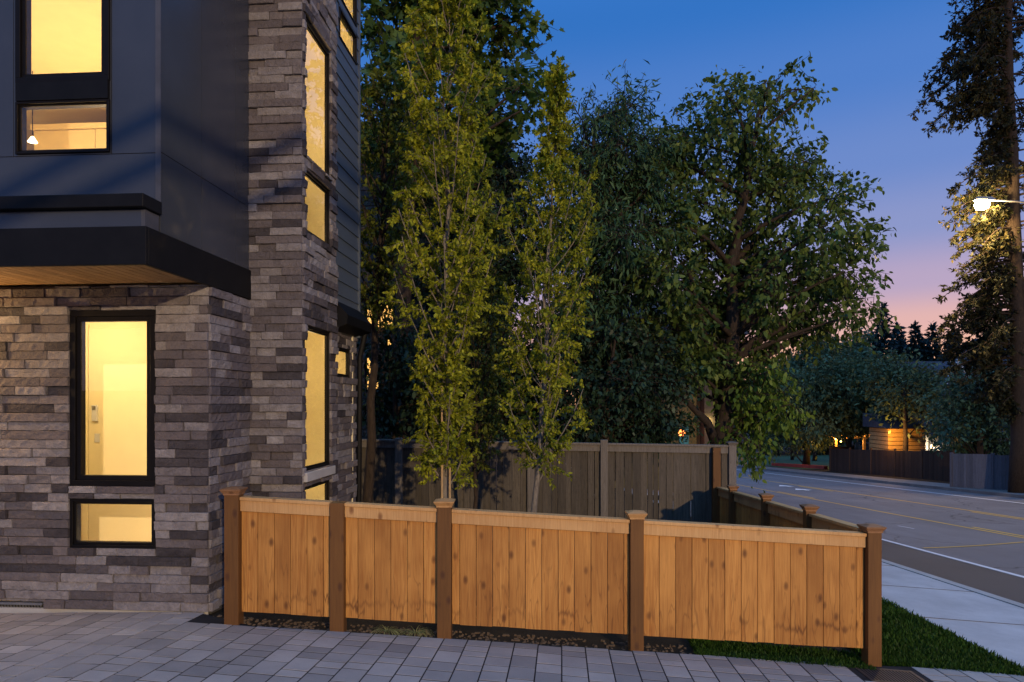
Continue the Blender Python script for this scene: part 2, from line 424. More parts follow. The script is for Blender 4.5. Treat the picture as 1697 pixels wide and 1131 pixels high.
def twig_tubes(A, B, ra, rb):
    """3-sided tapered sticks from A to B as arrays"""
    n = len(A); d = unit(B-A); h = np.where(np.abs(d[:, 2:3]) < .9, np.array([[0, 0, 1.]]), np.array([[1., 0, 0]]))
    u = unit(np.cross(d, h)); w = np.cross(d, u); V = np.zeros((n, 6, 3))
    for j in range(3):
        t = 2*math.pi*j/3; off = u*math.cos(t)+w*math.sin(t)
        V[:, j] = A+off*ra; V[:, 3+j] = B+off*rb
    idx = (np.arange(n)*6)[:, None]
    q = np.concatenate([idx+np.array([[0,1,4,3]]), idx+np.array([[1,2,5,4]]), idx+np.array([[2,0,3,5]])], 1)
    return V.reshape(-1, 3), q.ravel()
def wood_object(name, mb, twigs, mat, parent):
    o0 = np.array(wl(parent)); V = [np.array(mb.v)] if mb.v else []; L = []; S = []; pos = 0
    for f in mb.f: L += list(f); S.append(pos); pos += len(f)
    L = np.array(L, int); nv = len(mb.v)
    if twigs is not None and len(twigs[0]):
        tv, tq = twig_tubes(*twigs); V.append(tv); L = np.concatenate([L, tq+nv]).astype(int)
        S = np.concatenate([np.array(S, int), pos+np.arange(len(tq)//4)*4])
    me = np_mesh(name, np.concatenate(V)-o0, L, S)
    return link(name, me, mat, parent, smooth=True)
def bez(a, b, c, n=7):
    a, b, c = map(np.array, (a, b, c)); t = np.linspace(0, 1, n)[:, None]
    return (1-t)**2*a+2*t*(1-t)*b+t*t*c
def tree(name, label, cat, trunk, r0, clumps, leaf, tmpl, lsize, dens, mat, barkm, group=None, droop=.2, up=.5,
         twig_len=.45, per=16, spread=.08, limb_r=.06, limb_every=1, trunk_k=10, tw=True, extra=None):
    """trunk: list of points (first = foot); clumps: (x,y,z,rx,ry,rz); dens: twigs per cubic metre-ish"""
    root = thing(name, trunk[0], label, cat, group)
    mb = MB(); tp = np.array(trunk, float); n = len(tp)
    fine = [tp[0]]
    for i in range(n-1):
        for q in (.33, .66, 1.):
            p = tp[i]*(1-q)+tp[i+1]*q
            fine.append(p+(RNG.normal(size=3)*np.array([1, 1, 0])*r0*.18 if q < 1 else 0))
    rad = [r0*(1-.82*i/(len(fine)-1))*(1.25 if i == 0 else 1) for i in range(len(fine))]
    mb.tube(fine, rad, trunk_k); F3 = np.array(fine)
    if extra:
        for pts, ra, rb in extra:
            mb.tube([tuple(p) for p in pts], list(np.linspace(ra, rb, len(pts))), 8)
    A = []; B = []; LP = []; LD = []
    for ci, (x, y, z, rx, ry, rz) in enumerate(clumps):
        C = np.array([x, y, z]); rr = np.array([rx, ry, rz])
        # limb
        if ci % limb_every == 0:
            dd = np.linalg.norm(F3[:, :2]-C[:2], axis=1)
            zt = z-rz*.3-.55*dd.min()
            j = int(np.argmin(np.abs(F3[:, 2]-zt)+ (F3[:, 2] > z)*5))
            st = F3[j]; mid = (st+C)/2+np.array([0, 0, .12*np.linalg.norm(C-st)])+RNG.normal(size=3)*.08*np.linalg.norm(C-st)
            ln = np.linalg.norm(C-st); lr = min(limb_r*(.4+.25*ln), rad[j]*.75)
            mb.tube([tuple(p) for p in bez(st, mid, C)], list(np.linspace(lr, .012, 7)), 6)
        vol = rx*ry*rz; nt_ = max(5, int(dens*vol**.72))
        o = unit(RNG.normal(size=(nt_, 3))); rad_ = RNG.random((nt_, 1))**.45
        S = C+o*rr*rad_*.82
        D = unit(o*.9+RNG.normal(size=(nt_, 3))*.55+np.array([0, 0, .15-droop]))
        tl = twig_len*(.6+.8*RNG.random((nt_, 1)))
        E = S+D*tl
        A.append(C+(S-C)*.25); B.append(S); A.append(S); B.append(E)
        tt = RNG.random((nt_, per, 1))
        p = S[:, None, :]+D[:, None, :]*tl[:, None, :]*tt+RNG.normal(size=(nt_, per, 3))*spread
        ld = D[:, None, :]*.8+RNG.normal(size=(nt_, per, 3))*.7+np.array([0, 0, -droop*1.6])
        LP.append(p.reshape(-1, 3)); LD.append(ld.reshape(-1, 3))
    A = np.concatenate(A); B = np.concatenate(B); LP = np.concatenate(LP); LD = np.concatenate(LD)
    wood_object('trunk', mb, (A, B, .008, .004) if tw else None, barkm, root)
    leaf_object('crown', LP, LD, lsize*(.45+1.0*RNG.random(len(LP))), tmpl, mat, root, up)
    return root
def pxclumps(lst, t, jit=1.2, depth=1., back=0, rs=1.):
    out = []
    for c in lst:
        px, py, r = c[:3]; tt = t+(random.random()-.5)*2*jit; x, y, z = P(px, py, tt); m = r/F*tt*rs
        out.append((x, y, z, m, m*depth, m*(c[3] if len(c) > 3 else .85)))
        for _ in range(back):
            tb = tt+m*(1.+random.random()*1.2); x, y, z = P(px+random.uniform(-.4, .4)*r, py+random.uniform(-.4, .4)*r, tb)
            out.append((x, y, z, m, m, m*.85))
    return out
def hornbeam(name, label, foot, top, r0, zc, profile, n, mat, barkm, group, leafs=.058, side=None, spray=13, nt=9):
    """upright young tree: steep branches, leaves in flat feathery sprays; profile(f)-> half width in m for f in 0..1"""
    root = thing(name, foot, label, 'tree', group); foot = np.array(foot); top = np.array(top); H = top[2]-foot[2]
    mb = MB(); nseg = 14
    path = [foot+(top-foot)*q+RNG.normal(size=3)*np.array([.02, .02, 0])*(q > 0) for q in np.linspace(0, 1, nseg)]
    mb.tube([tuple(p) for p in path], [r0*(1-.93*q) for q in np.linspace(0, 1, nseg)], 8); path = np.array(path)
    A = []; B = []; LP = []; LD = []
    for i in range(n):
        f = ((i+.5)/n)**.95; z0 = zc+(top[2]-zc)*f*.96
        w = profile(f)*(.7+.5*random.random()); az = i*2.4+random.random()*.9
        q = (z0-foot[2])/H; cst = foot+(top-foot)*q
        rise = w*(1.5+.9*random.random()); h = np.array([math.cos(az), math.sin(az), 0])
        st = cst-np.array([0, 0, rise*.45]); st[2] = max(st[2], foot[2]+.35*(zc-foot[2]))
        if side is not None and random.random() < side[1]: h = unit((h+np.array(side[0]))[None])[0]
        en = cst+h*w+np.array([0, 0, rise*.55]); mid = (st+en)/2+h*w*.22
        bz = bez(st, mid, en, 8); mb.tube([tuple(p) for p in bz], list(np.linspace(r0*.28*(1-.6*f), .004, 8)), 5)
        for k in range(nt):
            s = .22+.78*(k+random.random())/nt; p0 = bz[min(7, int(s*7))]*(1-(s*7 % 1))+bz[min(7, int(s*7)+1)]*(s*7 % 1)
            sd = h*.35+RNG.normal(size=3)*.75+np.array([0, 0, .30]); sd /= np.linalg.norm(sd)
            ln = (.16+.20*random.random())*(1-.35*f)*(1.15-.3*s)
            p1 = p0+sd*ln; A.append(p0); B.append(p1)
            t = np.linspace(.1, 1, spray)[:, None]; pts = p0+(p1-p0)*t
            nrm = np.cross(sd, np.cross(np.array([0, 0, 1.]), sd)+RNG.normal(size=3)*.35); nrm /= np.linalg.norm(nrm)+1e-9
            alt = np.where(np.arange(spray) % 2 == 0, 1, -1)[:, None]
            LP.append(pts+RNG.normal(size=(spray, 3))*.007); LD.append(sd*.75+nrm*alt*.8+RNG.normal(size=(spray, 3))*.25+np.array([0, 0, -.12]))
    wood_object('trunk', mb, (np.array(A), np.array(B), .004, .002), barkm, root)
    LP = np.concatenate(LP); LD = np.concatenate(LD)
    leaf_object('crown', LP, LD, leafs*(.7+.6*RNG.random(len(LP))), T_OVATE, mat, root, .8)
    return root
def conifer(name, label, foot, H, Wd, mat, barkm, group=None, layers=26, lsize=.5, per=60, sparse=0.):
    root = thing(name, foot, label, 'tree', group); foot = np.array(foot, float)
    mb = MB(); mb.tube([tuple(foot), tuple(foot+np.array([0, 0, H*.5])), tuple(foot+np.array([0, 0, H]))], [H*.014, H*.009, .02], 8)
    A = []; B = []; LP = []; LD = []
    for i in range(layers):
        f = (i+.3)/layers; z = foot[2]+H*(.08+.92*f); w = Wd*(1-f)**.85*(.85+.3*random.random())+.3
        nb = 9 if f < .8 else 6
        for b in range(nb):
            az = b*2*math.pi/nb+i*1.3+random.random()*.6; wl_ = w*(.65+.5*random.random())
            h = np.array([math.cos(az), math.sin(az), 0]); p0 = np.array([foot[0], foot[1], z]); p1 = p0+h*wl_+np.array([0, 0, -wl_*.28])
            A.append(p0); B.append(p1); m = max(4, int(per*wl_/Wd))
            t = RNG.random((m, 1))**.7; p = p0+(p1-p0)*t; p = p+RNG.normal(size=(m, 3))*np.array([.09, .09, .04])*wl_
            LP.append(p); LD.append(h+RNG.normal(size=(m, 3))*.5+np.array([0, 0, -.15]))
    m = 30; LP.append(foot+np.array([0, 0, H])*1.-np.c_[np.zeros(m), np.zeros(m), RNG.random(m)*.1*H]+RNG.normal(size=(m, 3))*np.array([.12, .12, .0])); LD.append(np.tile([0, 0, 1.], (m, 1))+RNG.normal(size=(m, 3))*.5)
    wood_object('trunk', mb, (np.array(A), np.array(B), .03, .012), barkm, root)
    LP = np.concatenate(LP); leaf_object('crown', LP, np.concatenate(LD), lsize*(.6+.8*RNG.random(len(LP))), T_NEED, mat, root, .6)
    return root

# ------------------------------------------------------------------ ground, road, pavements
def sheet(name, us, ys, fz, mat, ux=lambda u, y: u):
    us = np.array(us, float); ys = np.array(ys, float); U, Y = np.meshgrid(us, ys, indexing='ij')
    X = ux(U, Y); Z = fz(X, Y, U); V = np.stack([X, Y, Z], -1).reshape(-1, 3); nu, ny = len(us), len(ys)
    i = np.arange(nu*ny).reshape(nu, ny); q = np.stack([i[:-1, :-1], i[1:, :-1], i[1:, 1:], i[:-1, 1:]], -1).reshape(-1, 4)
    me = np_mesh(name, V, q.ravel(), np.arange(len(q))*4); o = link(name, me, mat); o['kind'] = 'structure'
    return o
S_K, S_W0, S_FK, S_FW = 5.86, 3.95, 20.3, 22.2
YS = np.concatenate([np.arange(-60, 0, 4), np.arange(0, 40, .8), np.arange(40, 110, 3), np.arange(110, 700, 40)])
us = np.concatenate([[-400, -200, -100, -60, -40, -25], np.arange(-14, 3.9, .8), [3.94, 5.80, 5.82], np.arange(6.2, 20.2, 1.), [20.34, 20.36, 22.2], np.arange(24, 60, 4), [80, 120, 200, 400]])
def gz(x, y, u):
    z = base(x, y)-.035
    return np.where((u > 5.81) & (u < 20.35), z-.22, z)
sheet('ground', us, YS, gz, M['ground'], lambda u, y: SX(u, y))
ys_r = np.concatenate([np.arange(-40, 0, 4), np.arange(0, 40, .8), np.arange(40, 110, 3)])
def strip(name, s0, s1, off, mat, y0=-40, y1=108, n=2, lab=None):
    ys = np.unique(np.concatenate([[y0], ys_r[(ys_r > y0) & (ys_r < y1)], [y1]]))
    return sheet(name, np.linspace(s0, s1, n), ys, lambda x, y, u: base(x, y)+off, mat, lambda u, y: SX(u, y))
RO = -.12
strip('road_lane_surface', 7.95, S_FK+.02, RO, M['asphalt'], n=24)
strip('road_shoulder_surface', S_K-.02, 7.96, RO-.004, M['shoulder'], n=5)
def line(name, s0, s1, y0, y1, mat, off=RO+.005): 
    strip(name, s0, s1, off, mat, y0, y1)
line('road_edge_line_near', 8.0, 8.13, -40, 100, M['white'])
line('road_edge_line_far', 18.65, 18.78, -40, 100, M['white'])
line('road_centre_line_near', 11.86, 11.97, -40, 100, M['yellow'])
line('road_centre_line_far', 15.02, 15.13, -40, 100, M['yellow'])
for y in np.arange(-33, 100, 12.2):
    line('road_dash_near', 12.10, 12.21, y, y+3.4, M['yellow'])
    line('road_dash_far', 14.78, 14.89, y+4, y+7.4, M['yellow'])
def painted(name, pix, mat, w=.1):
    a, b = (ong(*p, off=RO) for p in pix); d = Vector((b[0]-a[0], b[1]-a[1], 0)).normalized(); s = Vector((-d.y, d.x, 0))*w/2
    n = 12; V = []
    for i in range(n+1):
        x, y = a[0]+(b[0]-a[0])*i/n, a[1]+(b[1]-a[1])*i/n
        for sg in (-1, 1):
            xx, yy = x+s.x*sg, y+s.y*sg; V.append((xx, yy, float(base(xx, yy))+RO+.008))
    me = bpy.data.meshes.new(name); me.from_pydata(V, [], [(2*i, 2*i+2, 2*i+3, 2*i+1) for i in range(n)]); o = link(name, me, mat); o['kind'] = 'structure'
painted('road_cross_line', [(1530, 909), (1697, 899)], M['yellow'], .07)
painted('road_saw_mark', [(1488, 872), (1515, 877)], M['white'], .05)
for px, py in ((1303, 806.5), (1331, 812.5)):      # turn-lane arrows, worn
    x, y, z = ong(px, py, RO); V = [(0,-.5),(.1,-.5),(.1,.0),(.45,.0),(.05,.9),(-.35,.0),(0,.0)]
    me = bpy.data.meshes.new('turn_arrow'); me.from_pydata([(x+a-.11*b, y+b, float(base(x+a-.11*b, y+b))+RO+.009) for a, b in V], [], [tuple(range(7))])
    o = link('road_turn_arrow', me, M['white']); o['kind'] = 'structure'
# near sidewalk slabs with tooled joints, kerb and gutter
yj = [-40]+[float(v) for v in np.arange(-38.85, 60, 1.8)]
for i in range(len(yj)-1):
    pass
def slabs(name, s0, s1, off, mat, ylist, gap=.007, thick=.1):
    V = []; Fc = []
    for a, b in zip(ylist[:-1], ylist[1:]):
        a2, b2 = a+gap, b-gap; n = len(V)
        for dz in (-thick, 0):
            for s, y in ((s0, a2), (s1, a2), (s1, b2), (s0, b2)):
                x = float(WI(y)) if s is None else SX(s, y); V.append((x, y, float(base(x, y))+off+dz))
        Fc += [tuple(n+i for i in q) for q in ((4,5,6,7),(0,1,5,4),(1,2,6,5),(2,3,7,6),(3,0,4,7))]
    me = bpy.data.meshes.new(name); me.from_pydata(V, [], Fc); o = link(name, me, mat); o['kind'] = 'structure'
    m = o.modifiers.new('b', 'BEVEL'); m.width = .0025; m.segments = 1; m.limit_method = 'ANGLE'
    return o
Y0J = 6.15
yl = [Y0J+1.8*k for k in range(-22, 30)]
strip('sidewalk_bed', S_W0+.15, S_K-.17, -.007, M['sand'], -38, 58)
slabs('sidewalk', None, S_K-.17, 0, M['walk'], yl)
_jm = MB()
for y in yl[10:-8]:
    n_ = 8; xa_, xb_ = float(WI(y)), SX(S_K-.17, y)
    for k in range(n_):
        c_ = [(xa_+(xb_-xa_)*(k+q)/n_, y+d_) for q, d_ in ((0, -.011), (1, -.011), (1, .011), (0, .011))]
        _jm.quad(*[(a, b, float(base(a, b))+.0035) for a, b in c_])
tag(_jm.build('sidewalk_joints', M['sand']), kind='structure')
slabs('kerb', S_K-.165, S_K, .012, M['kerb'], [Y0J+.9+3.6*k for k in range(-12, 16)], .004, .3)
slabs('gutter', S_K+.003, S_K+.22, RO+.004, M['kerb'], [Y0J+.9+3.6*k for k in range(-12, 16)], .003, .2)
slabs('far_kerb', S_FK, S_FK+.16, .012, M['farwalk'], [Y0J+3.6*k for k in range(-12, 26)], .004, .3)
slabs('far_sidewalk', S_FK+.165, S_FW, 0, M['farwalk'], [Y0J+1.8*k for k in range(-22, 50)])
# far park lawn + red kerb
sheet('park_lawn', np.linspace(22.6, 60, 12), np.linspace(52.8, 100, 20), lambda x, y, u: base(x, y)-.012, simple('far_lawn', (.035,.075,.022), .9), lambda u, y: SX(u, y))
a0 = ong(1281, 771.5); a1 = ong(1369, 777.5); mbk = MB()
d = Vector((a1[0]-a0[0], a1[1]-a0[1], 0)).normalized(); s = Vector((-d.y, d.x, 0))*.15
for i in range(8):
    q0, q1 = i/8+.003, (i+1)/8-.003
    pts = []
    for dz in (-.1, .22):
        for q, sg in ((q0, -1), (q1, -1), (q1, 1), (q0, 1)):
            x = a0[0]+(a1[0]-a0[0])*q+s.x*sg; y = a0[1]+(a1[1]-a0[1])*q+s.y*sg; pts.append((x, y, float(base(x, y))+dz))
    mbk.hexa(pts)
tag(mbk.build('red_kerb', M['redk']), kind='structure')

# driveway: sand bed and individual pavers in staggered columns
FD = 5.8
def fpt(w, dep, z): return (w*CP-dep*SP, w*SP+dep*CP, z)     # w along the front fence, dep = distance from the lens plane
def edge_y(x):            # where the paving stops: along the fence, then to the sidewalk
    if x < -3.0: return 5.84
    if x < 2.45: return 5.56+(x+2.9)*.0725
    return 5.95+(x-2.45)*.17
sheet('driveway_bed', np.arange(-14, 4.3, .6), np.linspace(-30, 1, 46), lambda x, y, u: base(x, y)-.0022, M['sand'], lambda u, y: np.minimum(u, WI(y)-.01))
V = []; Fc = []
xs = np.arange(-14, 4.6, .6)
for x0, x1 in zip(xs[:-1], xs[1:]):
    n = len(V)
    for x, y in ((x0, 1), (x1, 1), (x1, edge_y(x1)-.01), (x0, edge_y(x0)-.01)):
        x = min(x, float(WI(y))-.01); V.append((x, y, float(base(x, y))-.0022))
    if V[n][0] < V[n+1][0]: Fc.append((n, n+1, n+2, n+3))
me = bpy.data.meshes.new('driveway_joint_sand'); me.from_pydata(V, [], Fc); o = link('driveway_joint_sand', me, M['sand']); o['kind'] = 'structure'
V = []; Q = []; cw = .197
DR = (2.43, 2.90, 5.55, 5.90)
for ix, x0 in enumerate(np.arange(-9.06, 4.2, cw)):
    x1 = x0+cw; y = -3.0+random.random()*.2
    while y < 6.4:
        L = random.choice((.131, .197, .263)); ya, yb = y, y+L; y += L
        if x0 < -5.2 and yb < .0: continue
        g = .0052; gy = .0062+random.random()*.0015; xm = (x0+x1)/2
        e0, e1 = edge_y(x0), edge_y(x1)
        if ya > min(e0, e1)-.03: continue
        if x1 > float(WI(ya)): 
            if x0 > float(WI(ya))-.05: continue
        if x1 > DR[0] and x0 < DR[1] and yb > DR[2] and ya < DR[3]:
            if ya < DR[2]-.04: yb = DR[2]
            else: continue
        xr = min(x1, float(WI(ya))-.01); h = random.uniform(-.0008, .0008); tx, ty = random.uniform(-.0004, .0004), random.uniform(-.0004, .0004)
        c = [(x0+g, ya+gy), (xr-g, ya+gy), (xr-g, min(yb, e1)-gy), (x0+g, min(yb, e0)-gy)]; n = len(V); bv = .0012
        cx, cy = sum(p[0] for p in c)/4, sum(p[1] for p in c)/4; zb = [float(base(*p)) for p in c]
        for p, z in zip(c, zb): V.append((p[0], p[1], z-.02))
        for p, z in zip(c, zb): V.append((p[0], p[1], z+h-.0012))
        for k, (p, z) in enumerate(zip(c, zb)):
            V.append((p[0]+math.copysign(bv, cx-p[0]), p[1]+math.copysign(bv, cy-p[1]), z+h+tx*(1 if k in (1, 2) else -1)+ty*(1 if k > 1 else -1)))
        Q.append((n+8, n+9, n+10, n+11))
        for k in range(4):
            j = (k+1) % 4; Q.append((n+k, n+j, n+4+j, n+4+k)); Q.append((n+4+k, n+4+j, n+8+j, n+8+k))
me = np_mesh('driveway_pavers', V, np.array(Q).ravel(), np.arange(len(Q))*4); o = link('driveway_pavers', me, M['paver']); o['kind'] = 'structure'

# cast-iron drain in the paving
g0 = thing('drain_grate', (2.66, 5.72, float(base(2.66, 5.72))), 'rusty slotted drain grate set in the pavers at the foot of the fence corner post', 'drain grate')
def gpt(x, y, dz): return (x, y, float(base(x, y))+dz)
mb = MB()
for x0, x1, y0, y1 in ((DR[0], DR[1], DR[2], DR[2]+.03), (DR[0], DR[1], DR[3]-.03, DR[3]), (DR[0], DR[0]+.03, DR[2]+.03, DR[3]-.03), (DR[1]-.03, DR[1], DR[2]+.03, DR[3]-.03)):
    mb.hexa([gpt(x, y, dz) for dz in (-.03, .002) for x, y in ((x0, y0), (x1, y0), (x1, y1), (x0, y1))])
mb.build('grate_frame', M['steel'], g0)
mb = MB()
for k in range(15):
    x = DR[0]+.045+k*.0265; mb.hexa([gpt(a, b, dz) for dz in (-.03, -.001) for a, b in ((x, DR[2]+.031), (x+.012, DR[2]+.031), (x+.012, DR[3]-.031), (x, DR[3]-.031))])
mb.build('grate_bars', M['steel'], g0)

# lawn strip between the fence and the sidewalk
def grass_patch(name, n, xf, mat, h=.07, y0=6.0, y1=20., kind='stuff'):
    y = y0+(y1-y0)*RNG.random(n)**1.7; lo, hi = xf(y); x = lo+(hi-lo)*RNG.random(n)
    k = hi > lo; x, y = x[k], y[k]; z = base(x, y)-.03; n = len(x)
    d = RNG.normal(size=(n, 3))*.38+np.array([0, 0, 1.]); 
    o = leaf_object(name, np.c_[x, y, z], d, h*(.6+.8*RNG.random(n)), T_LANCE, mat, None, 0.); o['kind'] = kind; return o
g = grass_patch('grass', 70000, lambda y: (np.where(y < 11, 2.66+0*y, 2.8), WI(y)+.01), M['blade'], .055, 6.05, 22)
g = grass_patch('grass_under_fence', 9000, lambda y: (1.15+0*y, 2.60+0*y), M['blade'], .045, 5.86, 6.35)
# keep only blades behind the paving edge: (short strip, blades may lean over the pavers)

# ------------------------------------------------------------------ house
XF, YF = -3.15, 5.89           # side plane and lower front plane
YP, XPS = 6.69, -2.604         # pier front and pier side
YPE, XR, XSID, YE = 7.70, -2.68, -2.625, 8.69
ZS = ZY(472, 300, YF)          # soffit height
ZTOP = 7.6
house = thing('modern_house', (-6., 7., float(base(-6, 7))), 'modern house with grey ledgestone walls, dark panels and glowing windows', 'house')
def stones(name, mapf, u0, u1, z0, z1, holes=(), ch=.0805, prot=.036, turn=None, parent=house, vert_label=None):
    """ledgestone cladding: mapf(u, z, d) -> world, d = outward distance"""
    V = []; Q = []; nr = int(math.ceil((z1-z0)/ch))
    for r in range(nr):
        za = z0+r*ch; zb = min(za+ch, z1)
        if zb-za < .012: continue
        segs = [(u0, u1)]
        cuts = []
        for (a, b, c, d) in holes:
            if za < d-.002 and zb > c+.002:
                cuts.append((a, b, c, d))
        # split at vertical edges of holes
        for (a, b, c, d) in cuts:
            ns = []
            for s0, s1 in segs:
                if b <= s0 or a >= s1: ns.append((s0, s1)); continue
                if s0 < a: ns.append((s0, a))
                if s1 > b: ns.append((b, s1))
                lo, hi = max(s0, a), min(s1, b)
                if zb > d+.015: ns.append((lo, hi, max(za, d), zb))
                if za < c-.015: ns.append((lo, hi, za, min(zb, c)))
            segs2 = []
            for s in ns: segs2.append(s)
            segs = [s[:2] if len(s) == 2 else s for s in segs2]
            full = [s for s in segs if len(s) == 2]; part = [s for s in segs if len(s) == 4]
            segs = full+part if False else segs
            segs = [s for s in segs]
            if part:
                for s in part: _emit(V, Q, mapf, s[0], s[1], s[2], s[3], prot, turn)
                segs = full
        for s0, s1 in segs:
            u = s0
            first = True
            while u < s1-.001:
                L = random.choice((.19, .26, .33, .38, .45, .58))*random.uniform(.85, 1.15)
                if first: L *= random.uniform(.35, 1.); first = False
                e = u+L
                if s1-e < .09: e = s1
                _emit1(V, Q, mapf, u, e, za, zb, prot, turn)
                u = e
    me = np_mesh(name, V, np.array(Q).ravel(), np.arange(len(Q))*4)
    o0 = wl(parent); co = np.array(V)-np.array(o0); me.vertices.foreach_set('co', co.astype(np.float32).ravel()); me.update()
    return link(name, me, M['stone'], parent)
def _emit(V, Q, mapf, a, b, c, d, prot, turn):
    u = a
    while u < b-.001:
        e = u+random.uniform(.15, .4)
        if b-e < .09: e = b
        _emit1(V, Q, mapf, u, e, c, d, prot, turn); u = e
def _emit1(V, Q, mapf, a, b, c, d, prot, turn):
    g = .0022; a += g; b -= g; c += g; d -= g*.5
    if b-a < .01 or d-c < .008: return
    nu = max(3, int((b-a)/.04)+2); nz = 4; ed = min(.0045, (b-a)*.2, (d-c)*.2); gu = [a]+list(np.linspace(a+ed, b-ed, nu-1)+np.r_[0, RNG.uniform(-.008, .008, nu-3) if nu > 3 else [], 0][:nu-1])+[b]; gz_ = [c]+list(np.linspace(c+ed, d-ed, nz-1))+[d]; p0 = random.uniform(.010, prot+.010); n0 = len(V)
    tilt = random.uniform(-.004, .007)
    for i in range(nu+1):
        for j in range(nz+1):
            edge = (i in (0, nu)) or (j in (0, nz)); near = (i in (1, nu-1)) or (j in (1, nz-1))
            q = p0+random.uniform(-.0055, .0055)*(.6 if near else 1)+tilt*(j/nz-.5)*2-(.005 if edge else 0)
            jz = random.uniform(-.0012, .0012) if j in (0, nz) else 0
            V.append(mapf(gu[i], gz_[j]+jz, q))
    for i in range(nu):
        for j in range(nz):
            k = n0+i*(nz+1)+j; Q.append((k, k+nz+1, k+nz+2, k+1))
    # sides
    bk = len(V); ring = [n0+i*(nz+1) for i in range(nu+1)]+[n0+nu*(nz+1)+j for j in range(1, nz+1)]+[n0+i*(nz+1)+nz for i in range(nu-1, -1, -1)]+[n0+j for j in range(nz-1, 0, -1)]
    uv = [(gu[i], c) for i in range(nu+1)]+[(b, gz_[j]) for j in range(1, nz+1)]+[(gu[i], d) for i in range(nu-1, -1, -1)]+[(a, gz_[j]) for j in range(nz-1, 0, -1)]
    for u, z in uv: V.append(mapf(u, z, -.004))
    m = len(ring)
    for i in range(m):
        j = (i+1) % m; Q.append((ring[j], ring[i], bk+i, bk+j))
mf_front = lambda u, z, d: (u, YF-d, z)
mf_side = lambda u, z, d: (XF+d, u, z)
mf_pf = lambda u, z, d: (u, YP-d, z)
mf_ps = lambda u, z, d: (XPS+d, u, z)
mf_rs = lambda u, z, d: (XR+d, u, z)

def hy(px0, px1, py0, py1, Y):      # rectangle on a Y plane: x0, x1, z0, z1
    a = onY(px0, py1, Y); b = onY(px1, py0, Y); return (a[0], b[0], onY((px0+px1)/2, py1, Y)[2], onY((px0+px1)/2, py0, Y)[2])
WA = hy(117, 259, 515, 806, YF); WB = hy(120.5, 261, 827, 908.5, YF); WB = (WA[0], WA[1], WB[2], WB[3])
VENT = hy(-8, 77, 996, 1024, YF)
zb_f = 1.8-1.864
stones('front_stone_cladding', mf_front, -8.5, XF+.012, zb_f, ZS-.004, (WA, WB, VENT))
stones('side_stone_cladding', mf_side, YF-.014, YP+.0, zb_f-.0, ZS+.02, ())
y0, y1 = YP+.055, 7.50
def zr(py, px=545.5, X=XPS): return onX(px, py, X)[2]
PW = [(y0, y1, zr(297), zr(90)), (y0, y1, zr(410), zr(317)), (y0, y1, zr(770.5), zr(552)), (y0, y1, zr(770.5)-.82, zr(794))]
stones('pier_front_cladding', mf_pf, XF+.002, XPS+.012, zb_f-.16, ZTOP)
stones('pier_side_cladding', mf_ps, YP-.012, YPE, zb_f-.24, ZTOP, [p for p in PW])
ZA = 1.8+.84
RW = (7.76, 8.46, zr(628, 589, XR), zr(583, 589, XR))
stones('rear_stone_cladding', mf_rs, YPE+.002, YE, zb_f-.32, ZA, [RW])
# wall cores behind the cladding (with the openings left free)
def wall_core(name, axis, at, depth, u0, u1, z0, z1, holes, mat):
    mb = MB(); zs = sorted({z0, z1}|{min(max(h[k], z0), z1) for h in holes for k in (2, 3)})
    for za, zb in zip(zs[:-1], zs[1:]):
        if zb-za < 1e-4: continue
        cs = sorted([(h[0], h[1]) for h in holes if h[2] < zb-1e-5 and h[3] > za+1e-5]); u = u0
        for a, b in cs+[(u1, u1)]:
            if a-u > 1e-4:
                if axis == 'y': mb.box(u, a, at, at+depth, za, zb)
                else: mb.box(at-depth, at, u, a, za, zb)
            u = max(u, b)
    return mb.build(name, mat, house)
M['core'] = simple('wall_backing', (.06,.055,.05), .9)
wall_core('wall', 'y', YF+.002, .05, -8.5, XF-.02, zb_f-.5, ZS, [WA, WB, VENT], M['core'])
wall_core('wall', 'x', XF-.003, .12, YF+.055, YP+.0, zb_f-.5, ZS, [], M['core'])
wall_core('wall', 'y', YP+.004, .045, XF+.0, XPS-.004, zb_f-.6, ZTOP, [], M['core'])
wall_core('wall', 'x', XPS-.003, .04, YP+.052, YPE, zb_f-.7, ZTOP, PW, M['core'])
SW = [(7.88, 8.56, zr(109, 589.5, XSID), zr(62, 589.5, XSID)), (7.88, 8.56, zr(46, 589.5, XSID), 1.8+5.35)]
wall_core('wall', 'x', XR-.003, .04, YPE+.002, YE, zb_f-.8, ZA, [RW], M['core'])
wall_core('wall', 'x', XSID-.03, .04, YPE+.002, YE, ZA+.002, ZTOP, SW, M['core'])
# rear and far walls, roof
mb = MB(); mb.box(-8.5, XR-.14, YE-.14, YE-.0, zb_f-.6, ZTOP-.01); mb.build('rear_wall', M['siding'], house)
mb = MB(); mb.box(-8.65, -8.502, 5.2, YE-.002, zb_f-.5, ZTOP-.01); mb.build('far_side_wall', M['siding'], house)
mb = MB(); mb.box(-8.8, XPS+.05, 5.05, YE+.1, ZTOP+.002, ZTOP+.25); mb.build('roof', M['trim'], house, bevel=.01)
# stone sills/lintel under the tall pier window, foundation strip
mb = MB(); zz = PW[2][2]; mb.box(XPS-.02, XPS+.055, y0-.05, y1+.06, zz-.105, zz-.012); mb.build('window_sill', M['kerb'], house, bevel=.006)
mb = MB(); mb.box(-8.5, XF-.0, YF+.0, YF+.001+.0, zb_f-.4, zb_f-.002)
mb.box(-8.45, XF-.03, YF-.012, YF, zb_f-.35, zb_f-.006); mb.build('foundation', M['kerb'], house)
